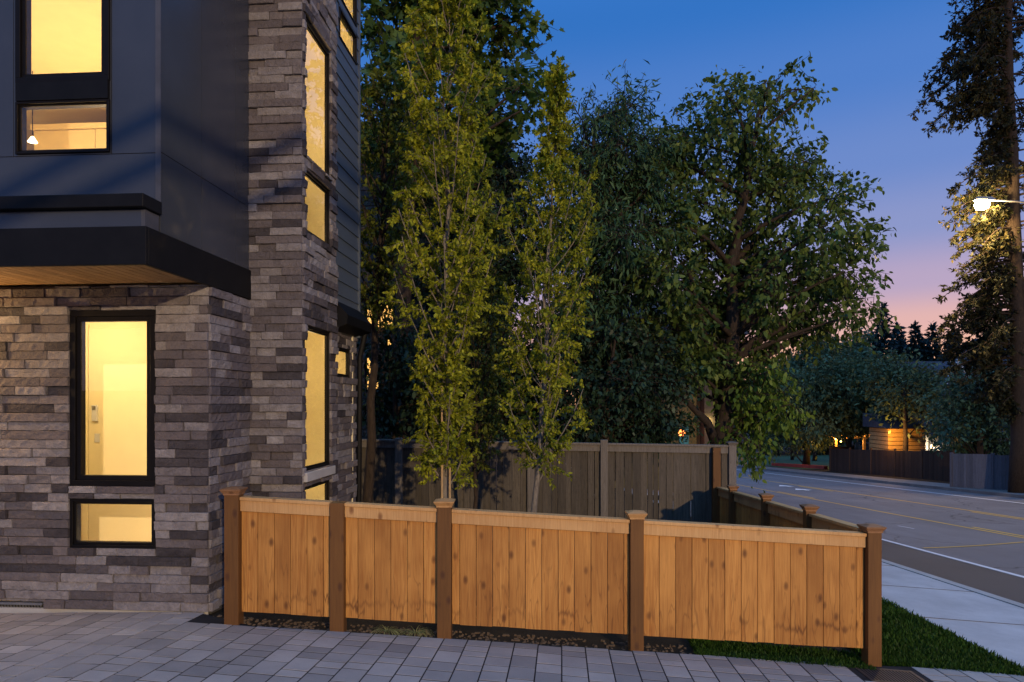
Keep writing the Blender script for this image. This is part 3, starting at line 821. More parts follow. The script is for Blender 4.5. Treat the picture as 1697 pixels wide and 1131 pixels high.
# lap siding on the rear bay
def lap(name, at, u0, u1, z0, z1, holes, mat, pitch=.172):
    mb = MB(); z = z0
    while z < z1-.02:
        zt = min(z+pitch, z1); cs = sorted([(h[0], h[1]) for h in holes if h[2] < zt-.001 and h[3] > z+.001]); u = u0
        for a, b in cs+[(u1, u1)]:
            if a-u > .002:
                n = len(mb.v); mb.v += [(at+.014, u, z), (at+.014, a, z), (at+.001, a, zt), (at+.001, u, zt), (at-.01, u, z), (at-.01, a, z)]
                mb.f += [(n, n+1, n+2, n+3), (n+4, n+5, n+1, n)]
            u = max(u, b)
        # strips left above / below inside partly covered rows
        for h in holes:
            if h[2] < zt-.001 and h[3] > z+.001:
                for za, zb in ((z, h[2]), (h[3], zt)):
                    if zb-za > .004 and za >= z-.001 and zb <= zt+.001: mb.quad((at+.010, h[0], za), (at+.010, h[1], za), (at+.006, h[1], zb), (at+.006, h[0], zb))
        z = zt
    return mb.build(name, mat, house)
lap('lap_siding', XSID, YPE+.01, YE-.03, ZA+.26, ZTOP, SW, M['siding'])
mb = MB(); mb.box(XSID-.12, XSID+.022, YE-.03, YE+.012, ZA-.0, ZTOP); mb.build('corner_trim', M['siding'], house)
# little shed awning at the foot of the siding
prof = [(XR+.0, 1.8+.84), (XR+.205, 1.8+.915), (XR+.215, 1.8+1.02), (XR+.055, 1.8+1.20), (XR-.0, 1.8+1.2)]
MB().prism(prof, YPE+.035, YE+.05).build('awning', M['trim'], house)
mb = MB(); mb.tube([(XR+.12, YE+.06, 1.8+.9), (XR+.05, YE+.06, 1.8+.6), (XR+.03, YE+.06, zb_f-.4)], .038, 8); mb.build('downspout', M['trim'], house)

# upper box: dark panels
YU = 5.14; XU = XF+.012
zc_t, zc_b = ZY(320.5, 240, 4.90), ZY(343, 240, 4.90)      # ledge cap
zs_b = ZY(375, 240, 4.93); zf_b = ZY(439, 240, 4.93)
UW = [hy(28, 183, -90, 137, YU), hy(27, 182, 168, 255, YU)]; UW[1] = (UW[0][0], UW[0][1], UW[1][2], UW[1][3])
wall_core('panel_backing', 'y', YU+.012, .04, -8.5, XU-.03, zc_t-.2, ZTOP-.012, UW, M['core'])
wall_core('panel_backing', 'x', XU-.014, .12, YU+.055, YP-.002, ZS+.15, ZTOP-.012, [], M['core'])
zj = ZY(258, 120, YU); g = .006
def panels(name, rects, mapf, holes, mat):
    mb = MB()
    for (a, b, c, d) in rects:
        us_ = sorted({a, b}|{min(max(h[k], a), b) for h in holes for k in (0, 1)}); zs_ = sorted({c, d}|{min(max(h[k], c), d) for h in holes for k in (2, 3)})
        for u_0, u_1 in zip(us_[:-1], us_[1:]):
            for z_0, z_1 in zip(zs_[:-1], zs_[1:]):
                um, zm = (u_0+u_1)/2, (z_0+z_1)/2
                if any(h[0] < um < h[1] and h[2] < zm < h[3] for h in holes) or u_1-u_0 < 1e-4 or z_1-z_0 < 1e-4: continue
                mb.hexa([mapf(u, z, dd) for z in (z_0, z_1) for u, dd in ((u_0, 0), (u_1, 0), (u_1, -.01), (u_0, -.01))])
    return mb.build(name, mat, house)
mu_f = lambda u, z, d: (u, YU-d, z)
mu_s = lambda u, z, d: (XU+d, u, z)
xl, xr_ = UW[0][0], UW[0][1]
cols_ = [(-8.5, xl-1.3), (xl-1.3+g, xl-.03), (xl-.03+g, xr_+.03), (xr_+.03+g, XU-.04)]
panels('front_panels', [(a, b, zj+g, ZTOP-.02) for a, b in (cols_[0], cols_[1], (xl-.03+g, xr_+.006), (xr_+.006+g, XU-.04))]+[(a, b, zc_t-.02, zj) for a, b in ((-8.5, xl-1.3), (xl-1.3+g, XU-.04))], mu_f, UW, M['panel'])
yj1 = onX(334, 300, XU)[1]; yj2 = onX(390, 300, XU)[1]; zj2 = onX(270, 255, XU)[2]
panels('side_panels', [(a, b, c, d) for a, b in ((YU+.0, yj1), (yj1+g, yj2), (yj2+g, YP-.03)) for c, d in ((ZS+.2, zj2), (zj2+g, ZTOP-.02))], mu_s, [], M['panel'])
MB().box(XU-.036, XU+.006, YU-.008, YU-.001, zc_t, ZTOP-.02).build('corner_trim', M['flash'], house)
# ledge: cap, siding strip, deep black fascia, cedar soffit
mb = MB(); mb.box(-8.5, XU+.02, 4.885, YU-.009, zc_b, zc_t); mb.build('ledge_cap', M['trim'], house, bevel=.006)
mb = MB(); mb.box(-8.5, XU-.035, 4.95, YU-.01, zs_b, zc_b-.002); mb.build('ledge_panel', M['panel'], house)
mb = MB(); mb.box(XU-.034, XU-.004, 4.948, 4.985, zs_b, zc_b-.003); mb.box(XU-.034, XU-.006, 4.987, YU-.011, zs_b, zc_b-.003); mb.build('ledge_end_trim', M['flash'], house)
mb = MB(); mb.box(-8.5, XU+.024, 4.915, 4.95, zf_b, zs_b-.002); mb.box(XU-.012, XU+.024, 4.952, YP-.03, zf_b, zs_b-.002)
mb.box(-8.5, XU-.014, 4.952, YU+.1, zs_b-.03, zs_b-.003); mb.build('fascia', M['trim'], house, bevel=.003)
mb = MB(); x = -8.5
while x < XU-.02:      # narrow tongue and groove boards running along the overhang's depth direction
    x2 = min(x+.085, XU-.014); z = ZS+.012
    mb.hexa([(x, 4.953, z), (x2-.009, 4.953, z), (x2-.009, YF-.03, z), (x, YF-.03, z), (x, 4.953, z+.015), (x2-.009, 4.953, z+.015), (x2-.009, YF-.03, z+.015), (x, YF-.03, z+.015)]); x = x2
mb.build('soffit', M['soffit'], house)
MB().box(-8.5, XU-.016, 4.953, YF-.0, ZS+.03, ZS+.05).build('soffit_backing', M['core'], house)

# windows
def window(axis, at, rect, fw, inset, mull=None, depth=.09, parent=house, proud=.0, glass='glass', name='window'):
    u0, u1, z0, z1 = rect
    pos = (((u0+u1)/2, at, z0) if axis == 'y' else (at, (u0+u1)/2, z0))
    mbf = MB()
    def bx(a, b, c, d, q0, q1):
        if axis == 'y': mbf.box(a, b, at+q0, at+q1, c, d)
        else: mbf.box(at-q1, at-q0, a, b, c, d)
    def ring(a, b, c, d, w, q0, q1):
        bx(a, b, c, c+w, q0, q1); bx(a, b, d-w, d, q0, q1); bx(a, a+w, c+w, d-w, q0, q1); bx(b-w, b, c+w, d-w, q0, q1)
    ring(u0, u1, z0, z1, fw*.55, inset-proud, inset+depth); ring(u0+fw*.55, u1-fw*.55, z0+fw*.55, z1-fw*.55, fw*.45, inset+.018, inset+depth-.01)
    f = mbf.build(name, M['wframe'], parent, bevel=.003)
    w = fw*.98; q = inset+.025; mbg = MB()
    if axis == 'y': mbg.quad((u0+w, at+q, z0+w), (u1-w, at+q, z0+w), (u1-w, at+q, z1-w), (u0+w, at+q, z1-w))
    else: mbg.quad((at-q, u0+w, z0+w), (at-q, u1-w, z0+w), (at-q, u1-w, z1-w), (at-q, u0+w, z1-w))
    mbg.build('pane', M[glass], f)
    return f
window('y', YF, WA, .095, -.012); window('y', YF, WB, .05, -.012)
window('y', YU, UW[0], .075, -.02); window('y', YU, UW[1], .035, -.02)
MB().box(UW[0][0]+.01, UW[0][1]-.005, YU-.028, YU+.01, UW[1][3]+.002, UW[0][2]-.002).build('window_spandrel', M['trim'], house)
for r in PW: window('x', XPS, r, .04, -.004, depth=.05)
window('x', XR, RW, .04, -.01, depth=.05); 
for r in SW: window('x', XSID, r, .04, -.02, depth=.05)
# crawl-space vent low in the front wall
mb = MB(); mb.box(VENT[0]+.01, VENT[1]-.01, YF+.02, YF+.03, VENT[2]-.02, VENT[3]-.03)
mb.build('crawl_space_vent', M['trim'], house)
mb = MB(); mb.box(VENT[0], VENT[1]-.02, YF-.03, YF+.02, VENT[3]-.028, VENT[3]-.008)
for k in range(16): x = VENT[0]+.03+k*(VENT[1]-VENT[0]-.06)/15; mb.box(x, x+.005, YF+.0, YF+.019, VENT[2], VENT[3]-.03)
mb.build('vent_louvre', M['gal'], house)

# lit rooms
def room(x0, x1, y0, y1, z0, z1, opens, watt, lx, col=(1., .73, .36), floor=True):
    """shell with the open sides left out"""
    mb = MB(); t = .02
    if 'f' not in opens: mb.box(x0, x1, y0-t, y0, z0, z1)
    if 'r' not in opens: mb.box(x1, x1+t, y0, y1, z0, z1)
    mb.box(x0, x1, y1, y1+t, z0, z1); mb.box(x0-t, x0, y0, y1, z0, z1); mb.box(x0, x1, y0, y1, z1, z1+t)
    mb.build('room_walls', M['wallin'], house)
    MB().box(x0, x1, y0, y1, z0-t, z0-.001).build('room_floor', M['floorin'], house)
    for i, p in enumerate(lx):
        L = bpy.data.lights.new('room_lamp', 'POINT'); L.energy = watt; L.color = col; L.shadow_soft_size = .2
        lo = bpy.data.objects.new('room_lamp', L); COL.objects.link(lo); lo.location = p
g1 = (-6.6, -3.36, YF+.06, 8.3, zb_f-.05, ZS-.02)
room(*g1, 'f', 20, [(-3.75, 6.25, ZS-.16), (-4.9, 6.3, ZS-.16), (-4.0, 6.3, .28), (-5.2, 6.6, ZS-.3)])
g2 = (-6.6, -3.36, YU+.06, 8.4, zc_t-.30, 1.8+3.4)
room(*g2, 'f', 42, [(-3.7, 5.5, 3.42), (-4.8, 5.5, 3.42), (-4.6, 6.7, 3.5)])
room(-3.30, XPS-.05, YP+.06, YE-.16, zb_f-.2, 1.8+.95, 'r', 20, [(-2.93, 7.45, 1.8+.6), (-2.93, 7.45, 1.8-1.2)])
room(-3.30, XPS-.05, YP+.06, YE-.16, 1.8+1.15, 1.8+5.4, 'r', 24, [(-2.93, 7.45, 1.8+1.7), (-2.93, 7.45, 1.8+3.2), (-2.93, 7.45, 1.8+4.9)])
# interior door with keypad and switch, seen through the lower front window
dx0 = onY(150, 600, 8.28)[0]
def inz(py, px, Y): return onY(px, py, Y)[2]
yb = 7.45
MB().box(-6.58, -4.2-.0, yb+.02, yb+.06, g1[4]+.0, g1[5]-.001).build('room_partition', M['wallin'], house)
a = onY(148, 560, yb); 
dr = MB(); dr.box(a[0]-.0, a[0]+.9, yb-.015, yb+.018, g1[4]+.01, inz(545, 150, yb)); dro = dr.build('interior_door', M['doorin'], house, bevel=.004)
dr = MB(); dr.box(a[0]-.07, a[0]-.006, yb-.022, yb+.018, g1[4]+.01, inz(545, 150, yb)+.05); dr.build('door_casing', M['doorin'], house, bevel=.004)
k = onY(160, 672, yb); k2 = onY(160, 698, yb)
MB().box(k[0]-.03, k[0]+.035, yb-.045, yb-.016, k2[2], k[2]).build('keypad_lock', M['trimw'], dro, bevel=.004)
MB().box(k[0]-.018, k[0]+.020, yb-.052, yb-.046, k[2]-.055, k[2]-.01).build('keypad_screen', M['nickel'], dro)
s_ = onY(163, 726, yb); MB().box(s_[0]-.03, s_[0]+.03, yb-.022, yb-.016, s_[2]-.05, s_[2]+.05).build('switch_plate', M['trimw'], dro)
zb0 = inz(868, 200, yb); MB().box(-6.5, -4.21, yb-.028, yb-.016, g1[4], g1[4]+.13).build('baseboard', M['trimw'], house)
# upstairs: ceiling line, cupboards and a small bright pendant
yc = 7.2; zt_ = inz(207, 100, yc); zb_ = inz(253, 100, yc)
c0 = onY(56, 220, yc)[0]
mb = MB()
for i in range(4):
    x = c0+i*.72; mb.box(x, x+.712, yc, yc+.5, zc_t-.28, inz(216, 100, yc))
mb.build('kitchen_cupboards', M['cabinet'], house, bevel=.004)
MB().box(c0-.02, -3.37, yc-.03, yc+.5, inz(215, 100, yc), zt_).build('cupboard_bulkhead', M['cabinet'], house)
px_ = onY(54, 236, 6.6)
pl = thing('pendant_lamp', px_, 'small cone pendant lamp shining in the upper small window', 'lamp')
MB().lathe(px_, [(.004, .06), (.012, .055), (.045, .0), (.04, .0)], 16).build('lamp_shade', M['gporch'], pl)
MB().tube([(px_[0], px_[1], px_[2]+.06), (px_[0], px_[1], 1.8+3.39)], .004, 6).build('cord', M['cable'], pl)
# stair-tower trim (vertical boards seen as soft bands)
mb = MB(); mb.box(-3.295, -3.27, 7.62, 7.74, zb_f-.19, 1.8+.94); mb.box(-3.295, -3.27, 7.62, 7.74, 1.8+1.16, 1.8+5.39); mb.box(-3.295, -3.24, 7.95, 7.99, 1.8+1.16, 1.8+5.39); mb.box(-3.295, -3.24, 7.95, 7.99, zb_f-.19, 1.8+.94)
mb.build('door_casing', M['doorin'], house)

MB().box(-5.95, -5.85, YF-.14, YF-.04, 3.9-1.75, 3.9-1.5).build('added_soffit_glow', M['gporch'], house)  # unseen glowing box and point light, added to warm and brighten the soffit
_L = bpy.data.lights.new('added_soffit_light', 'POINT'); _L.energy = 75; _L.color = (1, .6, .22); _L.shadow_soft_size = .1
_o = bpy.data.objects.new('added_soffit_light', _L); COL.objects.link(_o); _o.location = (-5.9, YF-.32, 2.3)
# ------------------------------------------------------------------ cedar front fence
def fz(px, py): return (HY-py)/F*FD+CZ
def fw(px): return (px-CX)/F*FD
def tl_(w, k0=824., k=.0585, x0=397.):    # height on the sloping line at lateral w
    px = CX+w*F/FD; return CZ+(HY-(k0+(px-x0)*k))/F*FD
ff = thing('cedar_fence', (0, FD+.02, float(base(0, FD))), 'low new orange cedar board fence running across behind the pavers', 'fence', 'new cedar fences')
PX = [(376, 399.5, 808), (549, 572, 832.5), (725.5, 748.5, 828), (1043, 1065, 847.5), (1433, 1455.5, 870)]
def slant(mb, w0, w1, k0, k1, d0, d1, s0=.0585, s1=.0585):
    z = lambda w, k, s: tl_(w, k, s)
    mb.hexa([fpt(w, d, z(w, k, s)) for k, s in ((k1, s1), (k0, s0)) for w, d in ((w0, d0), (w1, d0), (w1, d1), (w0, d1))])
for i in range(4):
    a, b = fw(PX[i][1])+.002, fw(PX[i+1][0])-.002; mb = MB(); w = a; bw = .1395
    part = random.uniform(.06, .139) if i in (1, 2) else .1395
    first = True
    while w < b-.004:
        e = min(w+(part if first else bw), b); first = False
        if b-e < .03: e = b
        slant(mb, w+.002, e-.002, 838+random.uniform(-1, 1), 1014+random.uniform(-.6, .6), FD+random.uniform(0, .004), FD+.018, .0585, .0595); w = e
    mb.build('board_panel', M['cedar'], ff, bevel=.0015)
    mb = MB(); slant(mb, a, b, 828.5, 846.5, FD-.024, FD-.004); mb.build('rail', M['cedar_rail'], ff, bevel=.002)
    mb = MB(); slant(mb, a, b, 822.8, 828.2, FD-.04, FD+.06); mb.build('cap_rail', M['cedar_rail'], ff, bevel=.003)
    mb = MB(); slant(mb, a, b, 829, 846, FD+.022, FD+.06); mb.build('back_rail', M['cedar_rail'], ff); mb = MB(); slant(mb, a, b, 985, 1003, FD+.022, FD+.06); mb.build('back_rail', M['cedar_rail'], ff)
def post(parent, x, y, zt, wd, cap=True, capmat='capm', ang=PSI, zb=None, flare=True, mat='post'):
    zb = float(base(x, y))-.15 if zb is None else zb; c, s = math.cos(ang), math.sin(ang); h = wd/2
    def q(a, b, z): return (x+a*c-b*s, y+a*s+b*c, z)
    mb = MB(); mb.hexa([q(a, b, z) for z in (zb, zt-(.06 if cap else 0)) for a, b in ((-h, -h), (h, -h), (h, h), (-h, h))])
    o = mb.build('post', M[mat], parent, bevel=.004)
    if cap:
        mb = MB(); prev = None
        for w_, z0_, w2, z1_ in ((h+.006, zt-.06, h+.006, zt-.045), (h+.008, zt-.045, h+.024, zt-.02), (h+.026, zt-.02, h+.026, zt-.008), (h+.026, zt-.008, h*.5, zt+.006)):
            mb.hexa([q(a*w_, b*w_, z0_+.0005) for a, b in ((-1,-1),(1,-1),(1,1),(-1,1))]+[q(a*w2, b*w2, z1_) for a, b in ((-1,-1),(1,-1),(1,1),(-1,1))])
        mb.build('post_cap', M[capmat], o)
    return o
for i, (p0, p1, pt) in enumerate(PX):
    w = (fw(p0)+fw(p1))/2; x, y, z = fpt(w, FD-.0, 0)
    post(ff, x, y, fz(p0, pt), fw(p1)-fw(p0), i != 1, 'capm' if i in (0, 4) else 'cedar_rail')
# ------------------------------------------------------------------ cedar side fence along the sidewalk strip
sf = thing('cedar_fence', (2.6, 8.5, float(base(2.6, 8.5))), 'low new cedar fence running away beside the grass strip and sidewalk', 'fence', 'new cedar fences')
Y_G = 11.2
def sxl(y): return 2.63-.02*(y-6.)
def top_(y): return CZ-1.075-.0515*(y-6.)
YPOST = [7.27, 8.67, 10.2]
ends = [6.06]+YPOST+[Y_G-.06]
for i in range(4):
    a, b = ends[i]+.055, ends[i+1]-.05; mb = MB(); y = a
    while y < b-.004:
        e = min(y+.1395, b)
        if b-e < .03: e = b
        q = [(sxl(y)-.018, y+.001), (sxl(y), y+.001), (sxl(e), e-.001), (sxl(e)-.018, e-.001)]
        mb.hexa([(x_, y_, top_(y_)-.86) for x_, y_ in q]+[(x_, y_, top_(y_)-.06) for x_, y_ in q]); y = e
    mb.build('board_panel', M['cedar'], sf, bevel=.0015)
    def lng(mb, x0, x1, z0, z1):
        mb.hexa([(sxl(y_)+x_, y_, top_(y_)+z_) for z_ in (z0, z1) for x_, y_ in ((x0, a), (x1, a), (x1, b), (x0, b))])
    mb = MB(); lng(mb, -.07, .03, -.028, 0); mb.build('cap_rail', M['cedar_rail'], sf, bevel=.003)
    mb = MB(); lng(mb, -.040, -.0185, -.145, -.030); mb.build('rail', M['cedar_rail'], sf); 
    mb = MB(); lng(mb, .0005, .02, -.12, -.029); mb.build('outer_rail', M['cedar_rail'], sf)
    mb = MB(); lng(mb, -.058, -.0185, -.80, -.72); mb.build('back_rail', M['cedar_rail'], sf)
for y in YPOST: post(sf, sxl(y)-.045, y, top_(y)+.085, .10, True, 'capm', 0)
post(sf, 2.47, Y_G-.07, CZ-.715, .12, False, mat='post', ang=0)
# ------------------------------------------------------------------ weathered grey fence across the back
gf = thing('weathered_fence', (-1, Y_G, float(base(-1, Y_G))), 'tall weathered grey board fence behind the two young trees', 'fence')
def gtop(x): return CZ-.70-.012*(x-2.7)
x = -7.2; gx = [-7.2, -4.6, -2.3, -.05+0., 1.62-.0, 2.70]
gx = [-7.2, -4.9, -2.7, -.5, onY(1001, 740, Y_G)[0], onY(1213, 740, Y_G)[0]]
for i in range(5):
    a, b = gx[i]+.055, gx[i+1]-.055; mb = MB(); x = a; alt = 0
    while x < b-.01:
        wv = random.uniform(.085, .15); e = min(x+wv, b)
        if b-e < .03: e = b
        d0 = Y_G+(.0 if alt else .017)+random.uniform(0, .004); alt ^= 1; gp = random.choice((.001, .001, .002, .006))
        t0 = gtop(x)-.05
        mb.hexa([(p, q, float(base(p, q))-.02) for p, q in ((x+gp, d0), (e-gp, d0), (e-gp, d0+.016), (x+gp, d0+.016))]+[(p, q, t0+random.uniform(-.004, .004)) for p, q in ((x+gp, d0), (e-gp, d0), (e-gp, d0+.016), (x+gp, d0+.016))]); x = e
    mb.build('board_panel', M['grey'], gf)
    for z0, z1, d0, d1 in ((-.115, -.012, -.022, -.002), (-.010, .022, -.045, .07), (-.9, -.82, .04, .08), (-1.6, -1.5, .04, .08)):
        mb = MB(); mb.hexa([(p, Y_G+q, gtop(p)+z) for z in (z0, z1) for p, q in ((a, d0), (b, d0), (b, d1), (a, d1))])
        mb.build('rail', M['greyp'], gf, bevel=.003)
for i, x in enumerate(gx):
    post(gf, x, Y_G+.0, gtop(x)+(.075 if i in (4, 5) else .05), .115, i == 5, 'greyp', 0, mat='greyp')
# return of the neighbour's fence along the street side, seen from its end
mb = MB(); xg = gx[-1]
for k in range(18):
    y = Y_G+.08+k*.14; mb.hexa([(p, q, float(base(p, q))-.02) for p, q in ((xg-.01, y), (xg+.01, y), (xg+.01, y+.136), (xg-.01, y+.136))]+[(p, q, gtop(xg)-.05-.05*(q-Y_G)) for p, q in ((xg-.01, y), (xg+.01, y), (xg+.01, y+.136), (xg-.01, y+.136))])
mb.build('return_panel', M['grey'], gf)

# ------------------------------------------------------------------ young hornbeams in the yard
def foot(px, t, dz=-.03):
    a, b = ray(px); return (a*t, b*t, float(base(a*t, b*t))+dz)
def prof1(f):
    return np.interp(f, [0, .06, .13, .2, .3, .45, .6, .75, .88, 1.], [.20, .36, .30, .26, .60, .60, .54, .50, .38, .06])
f1 = foot(737, 8.1)
hornbeam('young_hornbeam', 'tallest staked young tree with yellow-green leaves, nearest the stone house', f1, P(742, -55, 8.1), .047, f1[2]+.95+.25, prof1, 80, M['horn'], M['barkl'], 'young yard trees', .050, ((.0, 0, 0), .0), 30, 12)
f2 = foot(884, 8.7)
def prof2(f):
    return np.interp(f, [0, .1, .3, .5, .62, .70, .74, .88, 1.], [.20, .46, .52, .55, .50, .40, .10, .10, .03])
hornbeam('young_hornbeam', 'second young yellow-green tree with thin speckled trunk and a leader above its crown', f2, P(926, 95, 8.7), .042, f2[2]+1.35, prof2, 62, M['horn'], M['barkl'], 'young yard trees', .048, ((.4, 0, 0), .1), 30, 12)
f3 = foot(784, 10.2)
def prof3(f): return np.interp(f, [0, .3, .7, 1.], [.25, .5, .4, .06])
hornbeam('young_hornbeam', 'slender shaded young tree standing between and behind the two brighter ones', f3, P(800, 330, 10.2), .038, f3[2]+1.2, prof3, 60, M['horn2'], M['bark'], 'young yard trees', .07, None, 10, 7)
f4 = foot(609, 9.9)
def prof4(f): return np.interp(f, [0, .2, .5, .8, 1.], [.12, .34, .50, .42, .1])
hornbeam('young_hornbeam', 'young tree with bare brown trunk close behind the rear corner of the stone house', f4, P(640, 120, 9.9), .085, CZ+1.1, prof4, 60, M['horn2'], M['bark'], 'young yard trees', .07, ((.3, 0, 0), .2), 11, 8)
for px, lab in ((732.5, 'left thin wooden stake beside the tallest young tree trunk'), (745.5, 'right short wooden stake beside the tallest young tree trunk')):
    q = foot(px, 8.0); st = thing('tree_stake', q, lab, 'tree stake', 'stakes at the tallest young tree')
    top = P(px, 640 if px < 740 else 775, 8.0)
    MB().tube([q, (q[0], q[1], (q[2]+top[2])/2), top], [.013, .013, .012], 8).build('stake_pole', M['stake'], st)
# low green plants at the tree foot, dry ornamental grass under the fence
def shrub(name, label, x, y, w, h, n, mat, ls, tm=T_OVATE, group=None, cat='shrub'):
    z = float(base(x, y)); root = thing(name, (x, y, z), label, cat, group)
    k = 40; az = RNG.random(k)*6.28; A = np.tile([x, y, z-.02], (k, 1)); B = A+np.c_[np.cos(az)*w*.8*RNG.random(k), np.sin(az)*w*.6*RNG.random(k), h*(.4+.6*RNG.random(k))]
    wood_object('stems', MB(), (A, B, .006, .003), M['bark'], root)
    j = RNG.integers(0, k, n); t = RNG.random((n, 1))**.6; p = A[j]+(B[j]-A[j])*t+RNG.normal(size=(n, 3))*w*.16; p[:, 2] = np.maximum(p[:, 2], z)
    leaf_object('leaves', p, RNG.normal(size=(n, 3))+np.array([0, 0, .3]), ls*(.6+.8*RNG.random(n)), tm, mat, root, .7); return root
for i, (px, t, w, h, lab) in enumerate(((690, 8.6, .35, .34, 'low green leafy plant left of the tallest young tree foot'), (722, 8.9, .40, .42, 'low green leafy plant just behind the tallest young tree foot'), (762, 8.5, .32, .40, 'low green leafy plant right of the tallest young tree foot'))):
    q = foot(px, t); shrub('low_plant', lab, q[0], q[1], w, h, 900, M['low'], .055, group='plants at the tallest young tree', cat='plant')
for i, (px, lab) in enumerate(((640, 'left tuft of pale dry grass poking out under the fence'), (688, 'right tuft of pale dry grass poking out under the fence'))):
    x, y, _ = fpt(fw(px), FD+.05, 0); z = float(base(x, y))-.02; n = 70
    az = RNG.random(n)*6.28; root = thing('grass_tuft', (x, y, z), lab, 'ornamental grass', 'grass tufts under the fence')
    V = []; Fc = []
    for k in range(n):
        L = random.uniform(.12, .24); a = az[k]; dxy = np.array([math.cos(a), math.sin(a)]) ; dxy[1] = -abs(dxy[1])*.8 if k % 4 else dxy[1]
        sd = np.array([-dxy[1], dxy[0]])*.0035; n0 = len(V)
        for q in np.linspace(0, 1, 5):
            r = L*q*.85; zz = z+L*(.75*q-.75*q*q)+.01; c = np.array([x, y])+dxy*r+RNG.normal(size=2)*.002; ww = 1-q*.85
            V += [(c[0]+sd[0]*ww, c[1]+sd[1]*ww, zz), (c[0]-sd[0]*ww, c[1]-sd[1]*ww, zz)]
        for q in range(4): Fc.append((n0+2*q, n0+2*q+1, n0+2*q+3, n0+2*q+2))
    b = MB(); b.v, b.f = V, Fc; b.build('blades', M['dryblade'], root)
# pebbles / bark bits in the bed by the fence
n = 900; w = RNG.random(n)*5.2-2.9; dd = FD-.06+RNG.random(n)*.35
V = []; Q = []
for i in range(n):
    x, y, _ = fpt(w[i], dd[i], 0)
    if x > 1.1: continue
    z = float(base(x, y))-.035; s = random.uniform(.006, .017); n0 = len(V)
    for a, b, c in ((-1,-1,0),(1,-1,0),(1,1,0),(-1,1,0),(-.6,-.6,.8),(.6,-.7,.9),(.7,.6,.7),(-.6,.7,.8)): V.append((x+a*s*random.uniform(.6, 1.3), y+b*s*random.uniform(.6, 1.3), z+c*s))
    Q += [(n0+4,n0+5,n0+6,n0+7),(n0,n0+1,n0+5,n0+4),(n0+1,n0+2,n0+6,n0+5),(n0+2,n0+3,n0+7,n0+6),(n0+3,n0,n0+4,n0+7)]
me = np_mesh('bark_chips', V, np.array(Q).ravel(), np.arange(len(Q))*4); o = link('bark_chips', me, simple('bark_chip', (.10,.07,.045), .9)); o['kind'] = 'stuff'

# ------------------------------------------------------------------ trees behind the grey fence
q = foot(655, 13.6)
tree('maple_tree', 'large maple with pointed lobed leaves rising above the yard beside the house roofline', 'tree', [q, P(672, 400, 13.6), P(690, 100, 13.6), P(710, -150, 13.6)], .2,
  pxclumps([(650,60,62),(725,45,70),(792,25,58),(845,28,42),(782,100,52),(850,112,42),(805,165,55),(868,138,30),(880,30,22),(760,210,52),(842,188,34),(640,175,50),(702,150,60),(622,120,30),(625,255,48),(700,270,60),(775,262,45),(710,-60,85),(810,-50,65),(640,-40,55),(880,175,18)], 13.4, 1.1, 1.1, 0),
  None, T_MAPLE, .17, 105, M['maple'], M['bark'], 'trees behind the grey fence', droop=.25, twig_len=.55, per=9, spread=.10)
q = foot(760, 14.5)
tree('evergreen_tree', 'dark dense evergreen filling the gap between the two bright young trees', 'tree', [q, P(762, 500, 14.5), P(770, 330, 14.5)], .14,
  pxclumps([(700,640,60),(760,600,70),(830,620,60),(790,520,75),(840,450,60),(730,450,70),(850,360,55),(780,380,60),(860,290,40),(820,270,42),(700,340,60),(900,560,60),(880,650,60),(820,690,60),(740,700,55),(900,430,50)], 14.5, .8, 1., 1),
  None, T_OVATE, .10, 190, M['dark'], M['bark'], 'trees behind the grey fence', twig_len=.4, per=15, spread=.12)
q = foot(650, 12.4)
tree('laurel_hedge', 'very dark laurel bush above the fence behind the house corner', 'shrub', [q, P(655, 620, 12.4), P(650, 540, 12.4)], .06,
  pxclumps([(625,660,42),(665,640,50),(705,660,45),(690,600,42),(640,590,32),(615,560,24),(720,700,40),(650,700,45),(668,545,30),(612,610,22)], 12.5, .4, .8, 0),
  None, T_OVATE, .11, 180, M['laurel'], M['bark'], 'trees behind the grey fence', twig_len=.3, per=13, spread=.09, droop=.5)
q = foot(975, 14.2)
tree('feathery_tree', 'blue-green feathery narrow-leaved tree right of the second young tree', 'tree', [q, P(978, 480, 14.2), P(985, 200, 14.2)], .15,
  pxclumps([(965,200,26,1.5),(1012,190,30,1.6),(1040,182,24,1.4),(985,245,48),(1040,240,42),(1075,240,34),(960,290,48),(1020,310,60),(1075,310,50),(970,370,60),(1040,390,60),(990,450,62),(1050,470,60),(960,520,60),(1010,540,60)], 14.2, .8, 1., 1),
  None, T_LANCE, .16, 175, M['bamboo'], M['bark'], 'trees behind the grey fence', droop=.55, twig_len=.5, per=14, spread=.09)
q = foot(1010, 13.4)
tree('evergreen_tree', 'dark leafy evergreen bushes low above the grey fence beneath the feathery tree', 'tree', [q, P(1005, 650, 13.4), P(1020, 560, 13.4)], .10,
  pxclumps([(950,640,50),(1000,610,60),(1050,640,55),(1090,690,45),(970,700,50),(1040,710,50),(1010,560,50),(1070,580,50),(930,720,35),(1100,640,40),(1000,725,34),(1075,728,30),(955,730,30)], 13.6, .7, 1., 1),
  None, T_OVATE, .10, 190, M['dark'], M['bark'], 'trees behind the grey fence', twig_len=.35, per=14, spread=.1, droop=.4)
